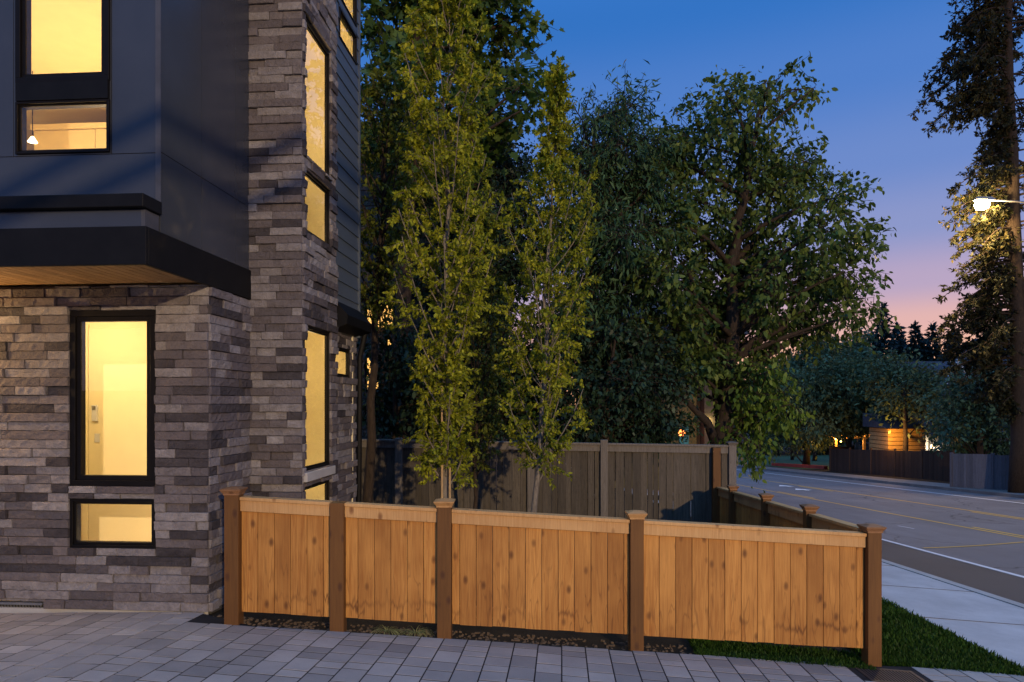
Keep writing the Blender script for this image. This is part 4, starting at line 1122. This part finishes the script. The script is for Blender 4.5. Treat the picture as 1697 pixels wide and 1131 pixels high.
# big street tree
q = foot(1196, 14.8)
main = [q, P(1197, 740, 14.8), P(1207, 640, 14.9), P(1214, 520, 15.), P(1222, 400, 15.), P(1238, 300, 15.1), P(1256, 190, 15.2)]
fork = [P(1190, 745, 14.8), P(1172, 700, 14.6), P(1140, 668, 14.3), P(1105, 640, 14.2)]
fork2 = [P(1200, 735, 14.9), P(1186, 640, 15.1), P(1165, 540, 15.2), P(1140, 440, 15.2)]
tip = [P(1262, 190, 15.2), P(1285, 165, 15.), P(1310, 149, 15.), P(1352, 146, 15.)]
bigc = [(1268,135,22),(1290,130,18),(1245,150,26),(1205,160,24),(1195,190,40),(1240,200,42),(1283,180,22),(1348,147,9),(1330,147,7),(1130,215,40),(1165,240,48),(1105,270,50),(1220,265,55),(1290,265,38),(1345,265,26),(1320,300,44),(1272,320,48),(1378,330,38),(1360,385,48),(1412,395,32),(1300,395,52),(1400,450,38),(1432,495,28),(1340,460,55),(1375,520,42),(1410,525,22),(1290,480,55),(1225,380,45),(1150,330,60),(1105,370,52),(1165,420,58),(1230,470,60),(1115,460,60),(1170,510,60),(1250,550,52),(1310,545,40),(1350,548,24),(1110,545,58),(1170,590,48),(1230,610,46),(1095,620,42),(1140,610,40)]
bigt = tree('broadleaf_tree', 'big wide broadleaf tree leaning over the street end of the grey fence', 'tree', main, .24, pxclumps(bigc, 15., 1.3, 1.25, 0)+pxclumps([c for c in bigc[10:] if c[1] > 250][::2], 16.4, .8, 1., 0, .9), None, T_OVATE, .13, 92, M['big'], M['bark'], 'trees behind the grey fence',
  droop=.45, twig_len=.55, per=18, spread=.065, limb_r=.07, extra=[(fork, .12, .03), (fork2, .13, .04), (tip, .022, .008)])
sap = tree('low_foliage', None, None, [P(1212, 720, 14.8), P(1236, 690, 14.5), P(1258, 660, 14.3)], .05,
  pxclumps([(1245,640,36),(1280,655,34),(1300,650,22),(1262,695,36),(1287,700,22),(1240,735,28),(1262,745,24),(1230,690,28),(1275,615,26),(1298,675,16),(1248,763,12),(1310,670,12)], 14.2, .5, .9, 0),
  None, T_OVATE, .12, 130, M['low'], M['bark'], None, droop=.9, twig_len=.4, per=13, spread=.07)
for ch in list(sap.children):
    ch.name = 'low_limb' if ch.name.startswith('trunk') else 'low_foliage_leaves'; ch.parent = bigt; ch.location = sap.location-bigt.location
bpy.data.objects.remove(sap)
q = foot(1105, 18)
tree('lit_shrub', 'small shrub with bright yellow-green leaves left of the red lantern', 'shrub', [q, P(1110, 730, 18), P(1110, 700, 18)], .05,
  pxclumps([(1085,715,28),(1115,690,26),(1135,700,18),(1100,735,22),(1150,712,14),(1060,730,20)], 18., .3, .8), None, T_OVATE, .10, 110, M['low'], M['bark'], 'trees behind the grey fence', twig_len=.25, per=9, spread=.06)

# ------------------------------------------------------------------ neighbour houses
YN = 17.5
n1 = thing('brown_house', (-5, YN+2, float(base(-5, YN))), 'dark brown house behind the trees with warm windows near the stone house corner', 'house')
xa, xb = -9.5, onY(838, 215, YN)[0]; zt = onY(838, 226, YN)[2]; zb = float(base(-5, YN))-.6
def lapbox(mb, x0, x1, y0, y1, z0, z1, pitch=.2, gap=-.001):
    z = z0
    while z < z1-.01:
        zz = min(z+pitch-max(gap, 0), z1); mb.hexa([(x0-.02, y0-.02, z), (x1+.02, y0-.02, z), (x1+.02, y1, z), (x0-.02, y1, z), (x0, y0, zz), (x1, y0, zz), (x1, y1, zz), (x0, y1, zz)]); z = zz+max(gap, .001)
mb = MB(); lapbox(mb, xa, xb-.45, YN, YN+7, zb, zt); mb.build('wall', M['n1'], n1)
mb = MB(); mb.box(xa-.3, xb, YN-.45, YN+7.4, zt+.002, zt+.20); mb.box(xa-.35, xb+.05, YN-.52, YN-.452, zt+.08, zt+.24); mb.build('roof', M['roof'], n1)
mb = MB(); zz = onY(620, 497, YN)[2]; mb.box(xa, xb-.4, YN-.10, YN-.022, zz, zz+.28); mb.build('belly_band', M['trim'], n1)
def nwin(par, px0, px1, py0, py1, Y, mat='gwarm', fr='trim'):
    r = hy(px0, px1, py0, py1, Y); mb = MB(); w = .06
    for a, b, c, d in ((r[0], r[1], r[2], r[2]+w), (r[0], r[1], r[3]-w, r[3]), (r[0], r[0]+w, r[2]+w, r[3]-w), (r[1]-w, r[1], r[2]+w, r[3]-w), ((r[0]+r[1])/2-.02, (r[0]+r[1])/2+.02, r[2]+w, r[3]-w)): mb.box(a, b, Y-.09, Y-.025, c, d)
    o = mb.build('window', M[fr], par); MB().box(r[0]+w, r[1]-w, Y-.05, Y-.04, r[2]+w, r[3]-w).build('pane', M[mat], o)
nwin(n1, 606, 656, 503, 548, YN-.05); nwin(n1, 606, 632, 590, 650, YN-.05); nwin(n1, 640, 668, 560, 590, YN-.05)

Yb = 26.
n2 = thing('olive_house', (onY(1160, 700, Yb)[0], Yb+3, float(base(6, Yb))), 'olive plastered house glimpsed between the limbs of the big street tree', 'house')
xa, xb = onY(1106, 700, Yb)[0], onY(1187, 700, Yb)[0]; ze = onY(1140, 560, Yb)[2]; zb = float(base(6, Yb))-.6
mb = MB(); mb.box(xa-3, xb-.6, Yb, Yb+6, zb, ze); mb.build('wall', M['n2'], n2)
mb = MB(); mb.box(xb-.6+.002, xb+.4, Yb-.8, Yb+6, zb, ze-.01); mb.build('side_wing', M['n1'], n2)
mb = MB(); mb.prism([(Yb-1.2, ze+.01), (Yb+6.5, ze+.01), (Yb+2.7, ze+2.)], xa-3.3, xb+.9, axis='x'); mb.build('roof', M['roof'], n2)
r = hy(1125, 1141, 704, 742, Yb-.02); MB().box(r[0], r[1], Yb-.06, Yb-.005, zb+.3, r[3]).build('door', M['teal'], n2)
lp = P(1130, 718, 24.5); ln = thing('red_lantern', lp, 'small glowing red-orange lantern above the top of the grey fence', 'lantern')
MB().lathe(lp, [(.03, -.13), (.10, -.08), (.13, 0), (.10, .08), (.03, .13)], 14).build('lantern_shade', M['gred'], ln, smooth=True)
MB().tube([(lp[0], lp[1], lp[2]+.13), (lp[0], lp[1], lp[2]+.9)], .008, 6).build('hanging_cord', M['cable'], ln)
def lamp(x, e, c, name='lamp_light', r=.1):
    L = bpy.data.lights.new(name, 'POINT'); L.energy = e; L.color = c; L.shadow_soft_size = r
    o = bpy.data.objects.new(name, L); COL.objects.link(o); o.location = x; return o
lamp((lp[0], lp[1]-.25, lp[2]), 14, (1, .35, .1)); lamp((lp[0]+1.0, lp[1]+.3, lp[2]+.4), 30, (1, .75, .25))

# ------------------------------------------------------------------ across the street
def board_fence(name, label, pts, h, mat, pmat, group, step=2.4, bw=.14, dh=0.):
    """pts: ground line [(x,y)...]"""
    root = thing(name, (pts[0][0], pts[0][1], float(base(*pts[0]))), label, 'fence', group)
    for (xa, ya), (xb, yb_) in zip(pts[:-1], pts[1:]):
        L = math.hypot(xb-xa, yb_-ya); n = max(1, round(L/step)); dx, dy = (xb-xa)/L, (yb_-ya)/L; nx, ny = dy, -dx
        for i in range(n):
            s0, s1 = L*i/n+.05, L*(i+1)/n-.05; mb = MB(); s = s0; hh = h+random.uniform(-.04, .04)
            while s < s1-.01:
                e = min(s+bw, s1); o_ = random.uniform(0, .012); c = []
                for dz in (0, 1):
                    for ss, q in ((s+.004, o_), (e-.004, o_), (e-.004, o_+.02), (s+.004, o_+.02)):
                        x, y = xa+dx*ss+nx*q, ya+dy*ss+ny*q; c.append((x, y, float(base(x, y))-.05 if not dz else float(base(xa+dx*s0, ya+dy*s0))+hh+random.uniform(-.012, .012)*0+(float(base(xa+dx*s1, ya+dy*s1))-float(base(xa+dx*s0, ya+dy*s0)))*(s-s0)/(s1-s0)))
                mb.hexa(c); s = e
            mb.build('board_panel', mat, root)
        for i in range(n+1):
            x, y = xa+dx*L*i/n, ya+dy*L*i/n; post(root, x, y, float(base(x, y))+h+.08, .11, False, ang=math.atan2(dy, dx), mat=pmat)
    return root
A_ = [(19.2, 50.3), (20.56, 37.5)]
M['farbrownp'] = weathered_mat('far_brown_post', (.06,.034,.02), (.12,.07,.045)); M['fargreyp'] = weathered_mat('far_blue_grey_post', (.10,.09,.10), (.2,.18,.19))
board_fence('street_fence', 'long dark brown board fence across the street under the round trees', A_, 1.58, M['farbrown'], 'farbrownp', 'fences across the street')
board_fence('street_fence', 'pale blue-grey board fence across the street left of the conifer trunk', [ong(1577, 807)[:2], ong(1645, 811.5)[:2], ong(1760, 816)[:2]], 1.52, M['fargrey'], 'fargreyp', 'fences across the street')
board_fence('street_fence', 'short return fence at the park end of the brown street fence', [(19.2, 50.4), (21.6, 52.3)], 1.7, M['farbrown'], 'farbrownp', 'fences across the street')

# lit cedar shed/house wing with gable house behind
Yc = 46.
hr = thing('grey_blue_house', (24., 50, float(base(24, 50))), 'grey-blue two-storey house with white window behind the street fence', 'house')
r = hy(1532, 1620, 640, 790, 50.); zb = float(base(25, 50))-.8; ze = onY(1560, 662, 50.)[2]
mb = MB(); lapbox(mb, r[0], r[1]+6, 50, 58, zb, ze, .25); mb.build('wall', M['n3'], hr)
mb = MB(); mb.prism([(49.4, ze+.01), (59, ze+.01), (54, ze+2.9)], r[0]-.5, r[1]+6.6, axis='x'); mb.build('roof', M['roof'], hr)
mb = MB(); x0 = onY(1553, 600, 49.)[0]; x1 = onY(1615, 600, 49.)[0]; xm = (onY(1584, 590, 49.)[0]); zp = onY(1584, 598, 49.)[2]
mb.prism([(x0, ze+.02), (x1, ze+.02), (xm, zp)], 48.9, 54); mb.build('gable', M['n3'], hr)
mb = MB()
for (ax, az, bx_, bz) in ((x0-.3, ze-.2, xm, zp+.12), (xm, zp+.12, x1+.3, ze-.2)):
    mb.hexa([(ax, 48.6, az-.28), (bx_, 48.6, bz-.28), (bx_, 48.88, bz-.28), (ax, 48.88, az-.28), (ax, 48.6, az), (bx_, 48.6, bz), (bx_, 48.88, bz), (ax, 48.88, az)])
mb.build('gable_trim', M['trimw'], hr)
M['bluepane'] = simple('dusk_window_glass', (.10,.14,.22), .15, .8)
nwin(hr, 1538, 1562, 659, 678, 49.9, 'bluepane', 'trimw')
lo_ = hy(1533, 1620, 722, 780, 47.)
mb = MB(); mb.box(lo_[0], lo_[1]+4, 47, 49.5, float(base(24, 47))-.6, lo_[3]); mb.build('garage_wing', M['n3'], hr)
mb = MB(); mb.prism([(46.4, lo_[3]+.01), (49.95, lo_[3]+.01), (49.95, lo_[3]+1.5)], lo_[0]-.3, lo_[1]+4.3, axis='x'); mb.build('garage_roof', M['roof'], hr)
r = hy(1552, 1577, 736, 765, 47.); MB().box(r[0], r[1], 46.93, 46.99, r[2], r[3]).build('garage_door', M['trimw'], hr)
r = hy(1533, 1537, 722, 770, 47.); MB().box(r[0], r[1], 46.93, 46.995, r[2], lo_[3]).build('corner_board', M['trimw'], hr)
pp = P(1545, 741, 48.2); pl = thing('garage_lamp', pp, 'bright white lamp beside the garage door across the street', 'lamp')
pp = onY(1545, 741, 46.8); pl.location = pp
MB().lathe((pp[0], pp[1], pp[2]-.1), [(.05, 0), (.11, .04), (.11, .20), (.05, .24)], 12).build('lamp_glass', M['gporch'], pl); MB().box(pp[0]-.04, pp[0]+.04, pp[1]+.1, pp[1]+.19, pp[2]-.05, pp[2]+.05).build('wall_bracket', M['trim'], pl)
lamp((pp[0], pp[1]-.35, pp[2]), 35, (1, .75, .42))
sh = thing('cedar_shed', (onY(1500, 740, 44.)[0], 45.5, float(base(22, 45))), 'orange-lit cedar lap shed above the brown fence across the street', 'shed')
r = hy(1472, 1533, 710, 790, 44.); mb = MB(); lapbox(mb, r[0], r[1], 44, 46.6, float(base(22, 44))-.5, r[3], .26, .035); mb.build('wall', M['cedarwall'], sh)
mb = MB(); mb.prism([(43.6, r[3]+.01), (46.9, r[3]+.01), (46.9, r[3]+.9)], r[0]-.3, r[1]+.1, axis='x'); mb.build('roof', M['roof'], sh)
q = onY(1474, 725, 43.2); lamp((q[0]-.1, q[1]-.3, q[2]+.1), 190, (1, .50, .10), r=.15)
pg = thing('pergola', (onY(1420, 740, 56)[0], 47, float(base(20, 56))), 'lit timber pergola with glowing bulbs above the brown street fence', 'pergola')
zt = onY(1420, 727, 56.)[2]
for px in (1385, 1408, 1432, 1452):
    x = onY(px, 740, 56.)[0]; MB().box(x-.09, x+.09, 55.9, 56.1, float(base(x, 56))-.1, zt).build('post', M['cedarwall'], pg)
x0, x1 = onY(1380, 740, 56.)[0], onY(1470, 740, 56.)[0]
mb = MB(); mb.box(x0, x1, 55.95, 56.05, zt+.002, zt+.16); mb.box(x0, x1, 58.0, 58.1, zt+.002, zt+.16); mb.build('beam', M['cedarwall'], pg)
mb = MB()
for k in range(9): x = x0+.2+k*(x1-x0-.4)/8; mb.box(x, x+.05, 55.6, 58.4, zt+.162, zt+.28)
mb.build('rafters', M['cedarwall'], pg)
for px, py, lb in ((1385.5, 727.5, 'larger left bulb of the two glowing at the pergola'), (1393.5, 732, 'smaller right bulb of the two glowing at the pergola')):
    q = onY(px, py, 55.6); b = thing('hanging_bulb', q, lb, 'bulb', 'pergola bulbs'); rr = .085 if px < 1390 else .06
    MB().lathe(q, [(.01, -rr), (rr*.8, -rr*.6), (rr, 0), (rr*.8, rr*.6), (.02, rr)], 12).build('glass_bulb', M['gbulb'], b, smooth=True)
    MB().tube([(q[0], q[1], q[2]+rr), (q[0], q[1]+.3, zt+.1)], .008, 5).build('cord', M['cable'], b)
q = onY(1392, 728, 55.3); lamp(q, 160, (1, .5, .1)); q = onY(1420, 730, 56.8); lamp(q, 120, (1, .5, .1)); q = onY(1450, 728, 56.6); lamp(q, 120, (1, .5, .1))
# right-hand house roof behind the conifer
rr_ = thing('shingled_house', (onY(1690, 700, 52.)[0], 56, float(base(33, 52))), 'dark house with a steep shingled roof half hidden behind the conifer trunk', 'house')
r = hy(1655, 1800, 650, 790, 52.); mb = MB(); lapbox(mb, r[0], r[1], 52, 60, r[2]-.5, r[3], .3); mb.build('wall', M['n3'], rr_)
mb = MB(); xm = (r[0]+r[1])/2; mb.prism([(r[0]-.6, r[3]+.01), (r[1]+.6, r[3]+.01), (xm, r[3]+4.6)], 51.2, 60.5); mb.build('roof', M['roof'], rr_)

# round trees over the street fence, park trees
def rtree(name, label, cl, t, fpx, ft, mat, ls, dens, tr=.2, group='trees across the street', rs=1., tmpl=T_DIAM, per=12, back=0):
    q = foot(fpx, ft); cy = min(c[1] for c in cl); return tree(name, label, 'tree', [q, P(fpx, 700, ft), P((fpx+cl[0][0])/2, (cl[0][1]+cy)/2, t)], tr, pxclumps(cl, t, 1.6, 1.1, back, rs), None, tmpl, ls, dens, mat, M['bark'], group,
      twig_len=.9, per=per, spread=.2, droop=.3, limb_r=.05, trunk_k=8)
rtree('round_tree', 'dark rounded tree over the pergola across the street', [(1400,650,42),(1360,668,38),(1440,632,38),(1380,622,32),(1345,645,32),(1425,678,36),(1392,688,30),(1355,702,20),(1450,690,26)], 49, 1408, 50, M['far'], .30, 34, back=1)
rtree('round_tree', 'dark rounded tree with leaning trunk in front of the cedar shed', [(1495,620,32),(1530,640,32),(1470,632,32),(1500,655,38),(1540,668,22),(1475,680,28),(1535,692,16),(1550,620,18),(1455,618,20)], 42.5, 1500, 41.6, M['far'], .27, 34, back=1)
rtree('round_tree', 'street tree with straight dark trunk at the red kerb', [(1335,690,34),(1300,680,30),(1320,640,34),(1358,720,20),(1300,640,28),(1290,720,22),(1325,720,20)], 56, 1336, 56, M['far'], .32, 30, .28, back=1)
rtree('park_tree', 'small thin-trunked tree on the park lawn', [(1312,700,20),(1300,690,18),(1322,690,16)], 74, 1313, 74, M['far'], .4, 22, .16)
rtree('park_tree', 'farthest thin-trunked tree on the park lawn by the light pole', [(1288,705,18),(1300,720,14),(1275,690,18)], 92, 1290, 92, M['far'], .5, 20, .18)
rtree('dense_teal_tree', 'dense blue-green tree filling the space between grey-blue house and conifer', [(1600,640,34),(1635,650,36),(1590,685,34),(1620,700,40),(1660,690,34),(1600,730,32),(1640,735,32),(1575,720,22),(1665,735,26),(1572,660,20),(1670,640,26)], 37, 1625, 37, M['far2'], .25, 36, back=1)
rtree('tall_broad_tree', 'tall loose tree against the pink sky left of the pointed conifers', [(1418,572,18),(1405,600,24),(1430,605,22),(1415,630,26),(1442,628,20)], 82, 1420, 82, M['far2'], .5, 26, back=1)
rtree('tall_broad_tree', 'rounded tree against the sunset just right of the big street tree', [(1372,575,20),(1355,600,28),(1330,620,30),(1380,610,26),(1345,580,16),(1310,610,24),(1310,640,28),(1365,640,30)], 70, 1350, 70, M['far2'], .42, 28, back=1)
mass = [(1260,700,30),(1270,650,34),(1235,640,30),(1310,740,12),(1360,745,12),(1240,720,24)]
rtree('backdrop_tree', 'dark far tree filling behind the light pole', [(1262,690,34),(1250,650,34),(1285,640,30),(1235,690,30),(1290,690,26),(1265,725,18)], 98, 1262, 98, M['far'], .6, 24, .3, back=1)
rtree('backdrop_tree', 'dark far tree filling behind the return fence', [(1345,700,30),(1375,690,30),(1360,730,20),(1385,725,18),(1330,720,20),(1400,700,30)], 96, 1368, 96, M['far'], .6, 24, .3, back=1)
for px, top, t, wd, lb in ((1463, 515, 108, 3.6, 'tallest pointed conifer on the skyline'), (1488, 546, 112, 2.8, 'small conifer directly right of the tallest one'), (1517, 545, 105, 2.5, 'slim spire-topped conifer in the middle of the skyline row'), (1545, 548, 104, 3.1, 'fuller conifer between the slim spire and the last one'), (1579, 556, 104, 3., 'last conifer of the skyline row beside the white gable'), (1445, 560, 118, 3.2, 'low conifer left of and behind the tallest one'), (1530, 572, 122, 3.4, 'low conifer behind the slim spire'), (1600, 580, 112, 3.2, 'low conifer behind the overhanging branches of the near trunk'), (1640, 560, 110, 4., 'hidden conifer behind the near conifer trunk'),(1500, 575, 118, 3.6, 'low conifer left of the slim spire')):
    q = foot(px, t); tp = P(px, top, t); conifer('skyline_conifer', lb, q, tp[2]-q[2]+.8, wd*1.05, M['con'], M['bark'], 'conifers on the skyline', 26, .75, 60)
# big fir on the right
q = foot(1690, 28.4, -.1); fx = thing('fir_tree', q, 'huge ragged fir with a thick bare trunk at the right edge', 'tree')
mb = MB(); topz = 22.; trunk = [q]
for k in range(1, 12): trunk.append((q[0]+random.uniform(-.08, .08)-.05*k, q[1], q[2]+(topz+4)*k/11))
mb.tube(trunk, [.42]+[.36*(1-.75*k/11) for k in range(1, 12)], 12)
A = []; B = []; LP = []; LD = []
prof = [(668, .7), (640, 2.2), (600, 2.9), (560, 2.8), (520, 3.0), (470, 3.1), (430, 2.6), (400, 2.7), (360, 2.6), (310, 2.6), (280, 2.2), (250, 1.3), (225, .9), (205, 1.6), (180, 2.6), (150, 3.3), (125, 3.7), (95, 3.4), (60, 2.7), (20, 2.4), (-60, 2.4), (-160, 1.8), (-250, 1.2)]
pys = [p[0] for p in prof][::-1]; pws = [p[1] for p in prof][::-1]
for py in np.arange(-250, 690, 5.4):
    z = CZ+(HY-py)/F*29.5; w = float(np.interp(py, pys, pws))
    for b in range(3):
        az = random.choice((random.uniform(-.9, 3.6), random.uniform(2.4, 3.9))) if b else random.uniform(2.5, 3.9)
        L = w*random.uniform(.3, 1.); h = np.array([math.cos(az), math.sin(az), 0]); k = (z-q[2])/(topz+4)*11
        p0 = np.array([q[0]-.05*k, q[1], z]); droop = random.uniform(.15, .5)
        bz = bez(p0, p0+h*L*.5+np.array([0, 0, .12*L]), p0+h*L+np.array([0, 0, -L*droop]), 8)
        mb.tube([tuple(v) for v in bz], list(np.linspace(.028+.012*L, .008, 8)), 5)
        for s in range(int(3+L*4.6)):
            u = random.random()**.6*.95+.05; i = min(6, int(u*7)); pt = bz[i]+(bz[i+1]-bz[i])*(u*7-i)
            d = unit((h*.4+RNG.normal(size=3)*.55+np.array([0, 0, -.55]))[None])[0]; l2 = random.uniform(.2, .6)*(1-.3*u); e = pt+d*l2
            A.append(pt); B.append(e); m = 11; t = RNG.random((m, 1)); LP.append(pt+(e-pt)*t+RNG.normal(size=(m, 3))*.035); LD.append(d*.9+RNG.normal(size=(m, 3))*.6)
wood_object('trunk', mb, (np.array(A), np.array(B), .012, .005), M['bark'], fx)
LP = np.concatenate(LP); leaf_object('needles', LP, np.concatenate(LD), .17*(.6+.8*RNG.random(len(LP))), T_NEED, M['fir'], fx, .3)

# ------------------------------------------------------------------ street furniture
def street_lamp(x, y, arm, H, label, energy, headpos=None, power=LAMP_KEY, col=(1., .73, .43)):
    z = float(base(x, y)); root = thing('street_lamp', (x, y, z), label, 'street lamp', 'street lamps')
    MB().tube([(x, y, z-.1), (x, y, z+H*.5), (x, y, z+H)], [.13, .11, .08], 12).build('pole', M['gal'], root, smooth=True)
    ax = np.array(arm); e = np.array([x, y, z+H])+ax; MB().tube([(x, y, z+H-.25)]+[tuple(np.array([x, y, z+H-.05])+ax*q+np.array([0, 0, .12*math.sin(q*1.57)])) for q in (.1, .35, .65, 1.)], .035, 8).build('arm', M['gal'], root, smooth=True)
    hx, hy_, hz = e+np.array([0, 0, .06]); u = ax/np.linalg.norm(ax); s = np.array([-u[1], u[0], 0])
    def c(a, b, dz): v = np.array([hx, hy_, hz])+u*a+s*b; return (v[0], v[1], v[2]+dz)
    MB().hexa([c(a, b, -.02) for a, b in ((-.05,-.16),(.68,-.14),(.68,.14),(-.05,.16))]+[c(a, b, .13) for a, b in ((0,-.09),(.55,-.07),(.55,.07),(0,.09))]).build('lamp_head', M['gal'], root, bevel=.02)
    ctr = c(.36, 0, -.17); MB().lathe(ctr, [(.10, -.2), (.22, -.14), (.27, 0), (.2, .12), (.14, .14)], 16).build('lamp_lens', M['glamp'], root, smooth=True)
    L = lamp((ctr[0], ctr[1], ctr[2]-.35), power, col, 'street_lamp_light', .22)
    return L
# the lit lamp in the picture: its pole stands just right of the frame
t = 27.; hp = P(1627, 337, t); ax = np.array([-(SX(21.6, hp[1]+.3)-hp[0])-.0, -.15, .12]); ax[0] = min(ax[0], -2.6)
street_lamp(hp[0]-ax[0]+.36, hp[1]+.15, tuple(ax), hp[2]-float(base(hp[0]+2.5, hp[1]))-.08, 'street lamp glowing in front of the ragged fir across the road', 0, power=1700., col=(1., .62, .26))
# its twin behind the viewer lights the yard
KEY = street_lamp(10.2, -24.2, (2.6, .3, .12), CZ+6.9-float(base(10.2, -24.2)), 'street lamp on the near side of the road behind the viewer', 0, power=LAMP_KEY)
LP_ = Vector(KEY.location)
for (pa, pb, fr) in (((22, 313), (268, 190), .28), ((160, 316), (262, 270), .27)):
    A0, B0 = (Vector(onY(p[0], p[1], YU)) for p in (pa, pb)); a_ = A0+(LP_-A0)*fr; b_ = B0+(LP_-B0)*fr; d_ = b_-a_
    cb = MB().tube([a_-d_*4, a_, b_, b_+d_*5], .05, 8).build('cable_bundle', M['cable'], loc=a_); tag(cb, 'thick overhead cable bundle behind the viewer, %s of two' % ('upper' if fr > .275 else 'lower'), 'cable', 'cable bundles behind the viewer')
# light pole and handrail by the park, utility cable
q = foot(1279, 66); lp_ = thing('light_pole', q, 'slim pale pole beside the park lawn', 'pole')
MB().tube([q, P(1279, 700, 66), P(1278, 640, 66)], [.13, .11, .09], 8).build('pole_shaft', M['gal'], lp_)
a_, b_ = foot(1222, 58), foot(1262, 64); rl = thing('hand_rail', a_, 'pale timber railing beside the far sidewalk', 'railing')
mb = MB()
for k in range(7):
    x, y = a_[0]+(b_[0]-a_[0])*k/6, a_[1]+(b_[1]-a_[1])*k/6; z = float(base(x, y)); mb.box(x-.05, x+.05, y-.05, y+.05, z-.1, z+1.05)
mb.build('rail_posts', M['stake'], rl)
mb = MB()
for h_ in (1.07, .55):
    mb.tube([(a_[0], a_[1], a_[2]+h_), (b_[0], b_[1], b_[2]+h_)], .06, 6)
mb.build('top_rail', M['stake'], rl)
pts = [P(1560, -190, 17), P(1608, 0, 19), P(1650, 95, 21), P(1697, 182, 23.2), P(1760, 285, 26)]
cb = MB().tube(pts, .012, 6).build('power_cable', M['cable'], loc=pts[2]); tag(cb, 'thin black overhead cable crossing the sky at upper right', 'cable')
pts = [P(1560, -90, 30), P(1680, 20, 33), P(1760, 110, 36)]
cb = MB().tube(pts, .016, 6).build('power_cable', M['cable'], loc=pts[1]); tag(cb, 'faint second cable behind the fir trunk at the top right corner', 'cable')
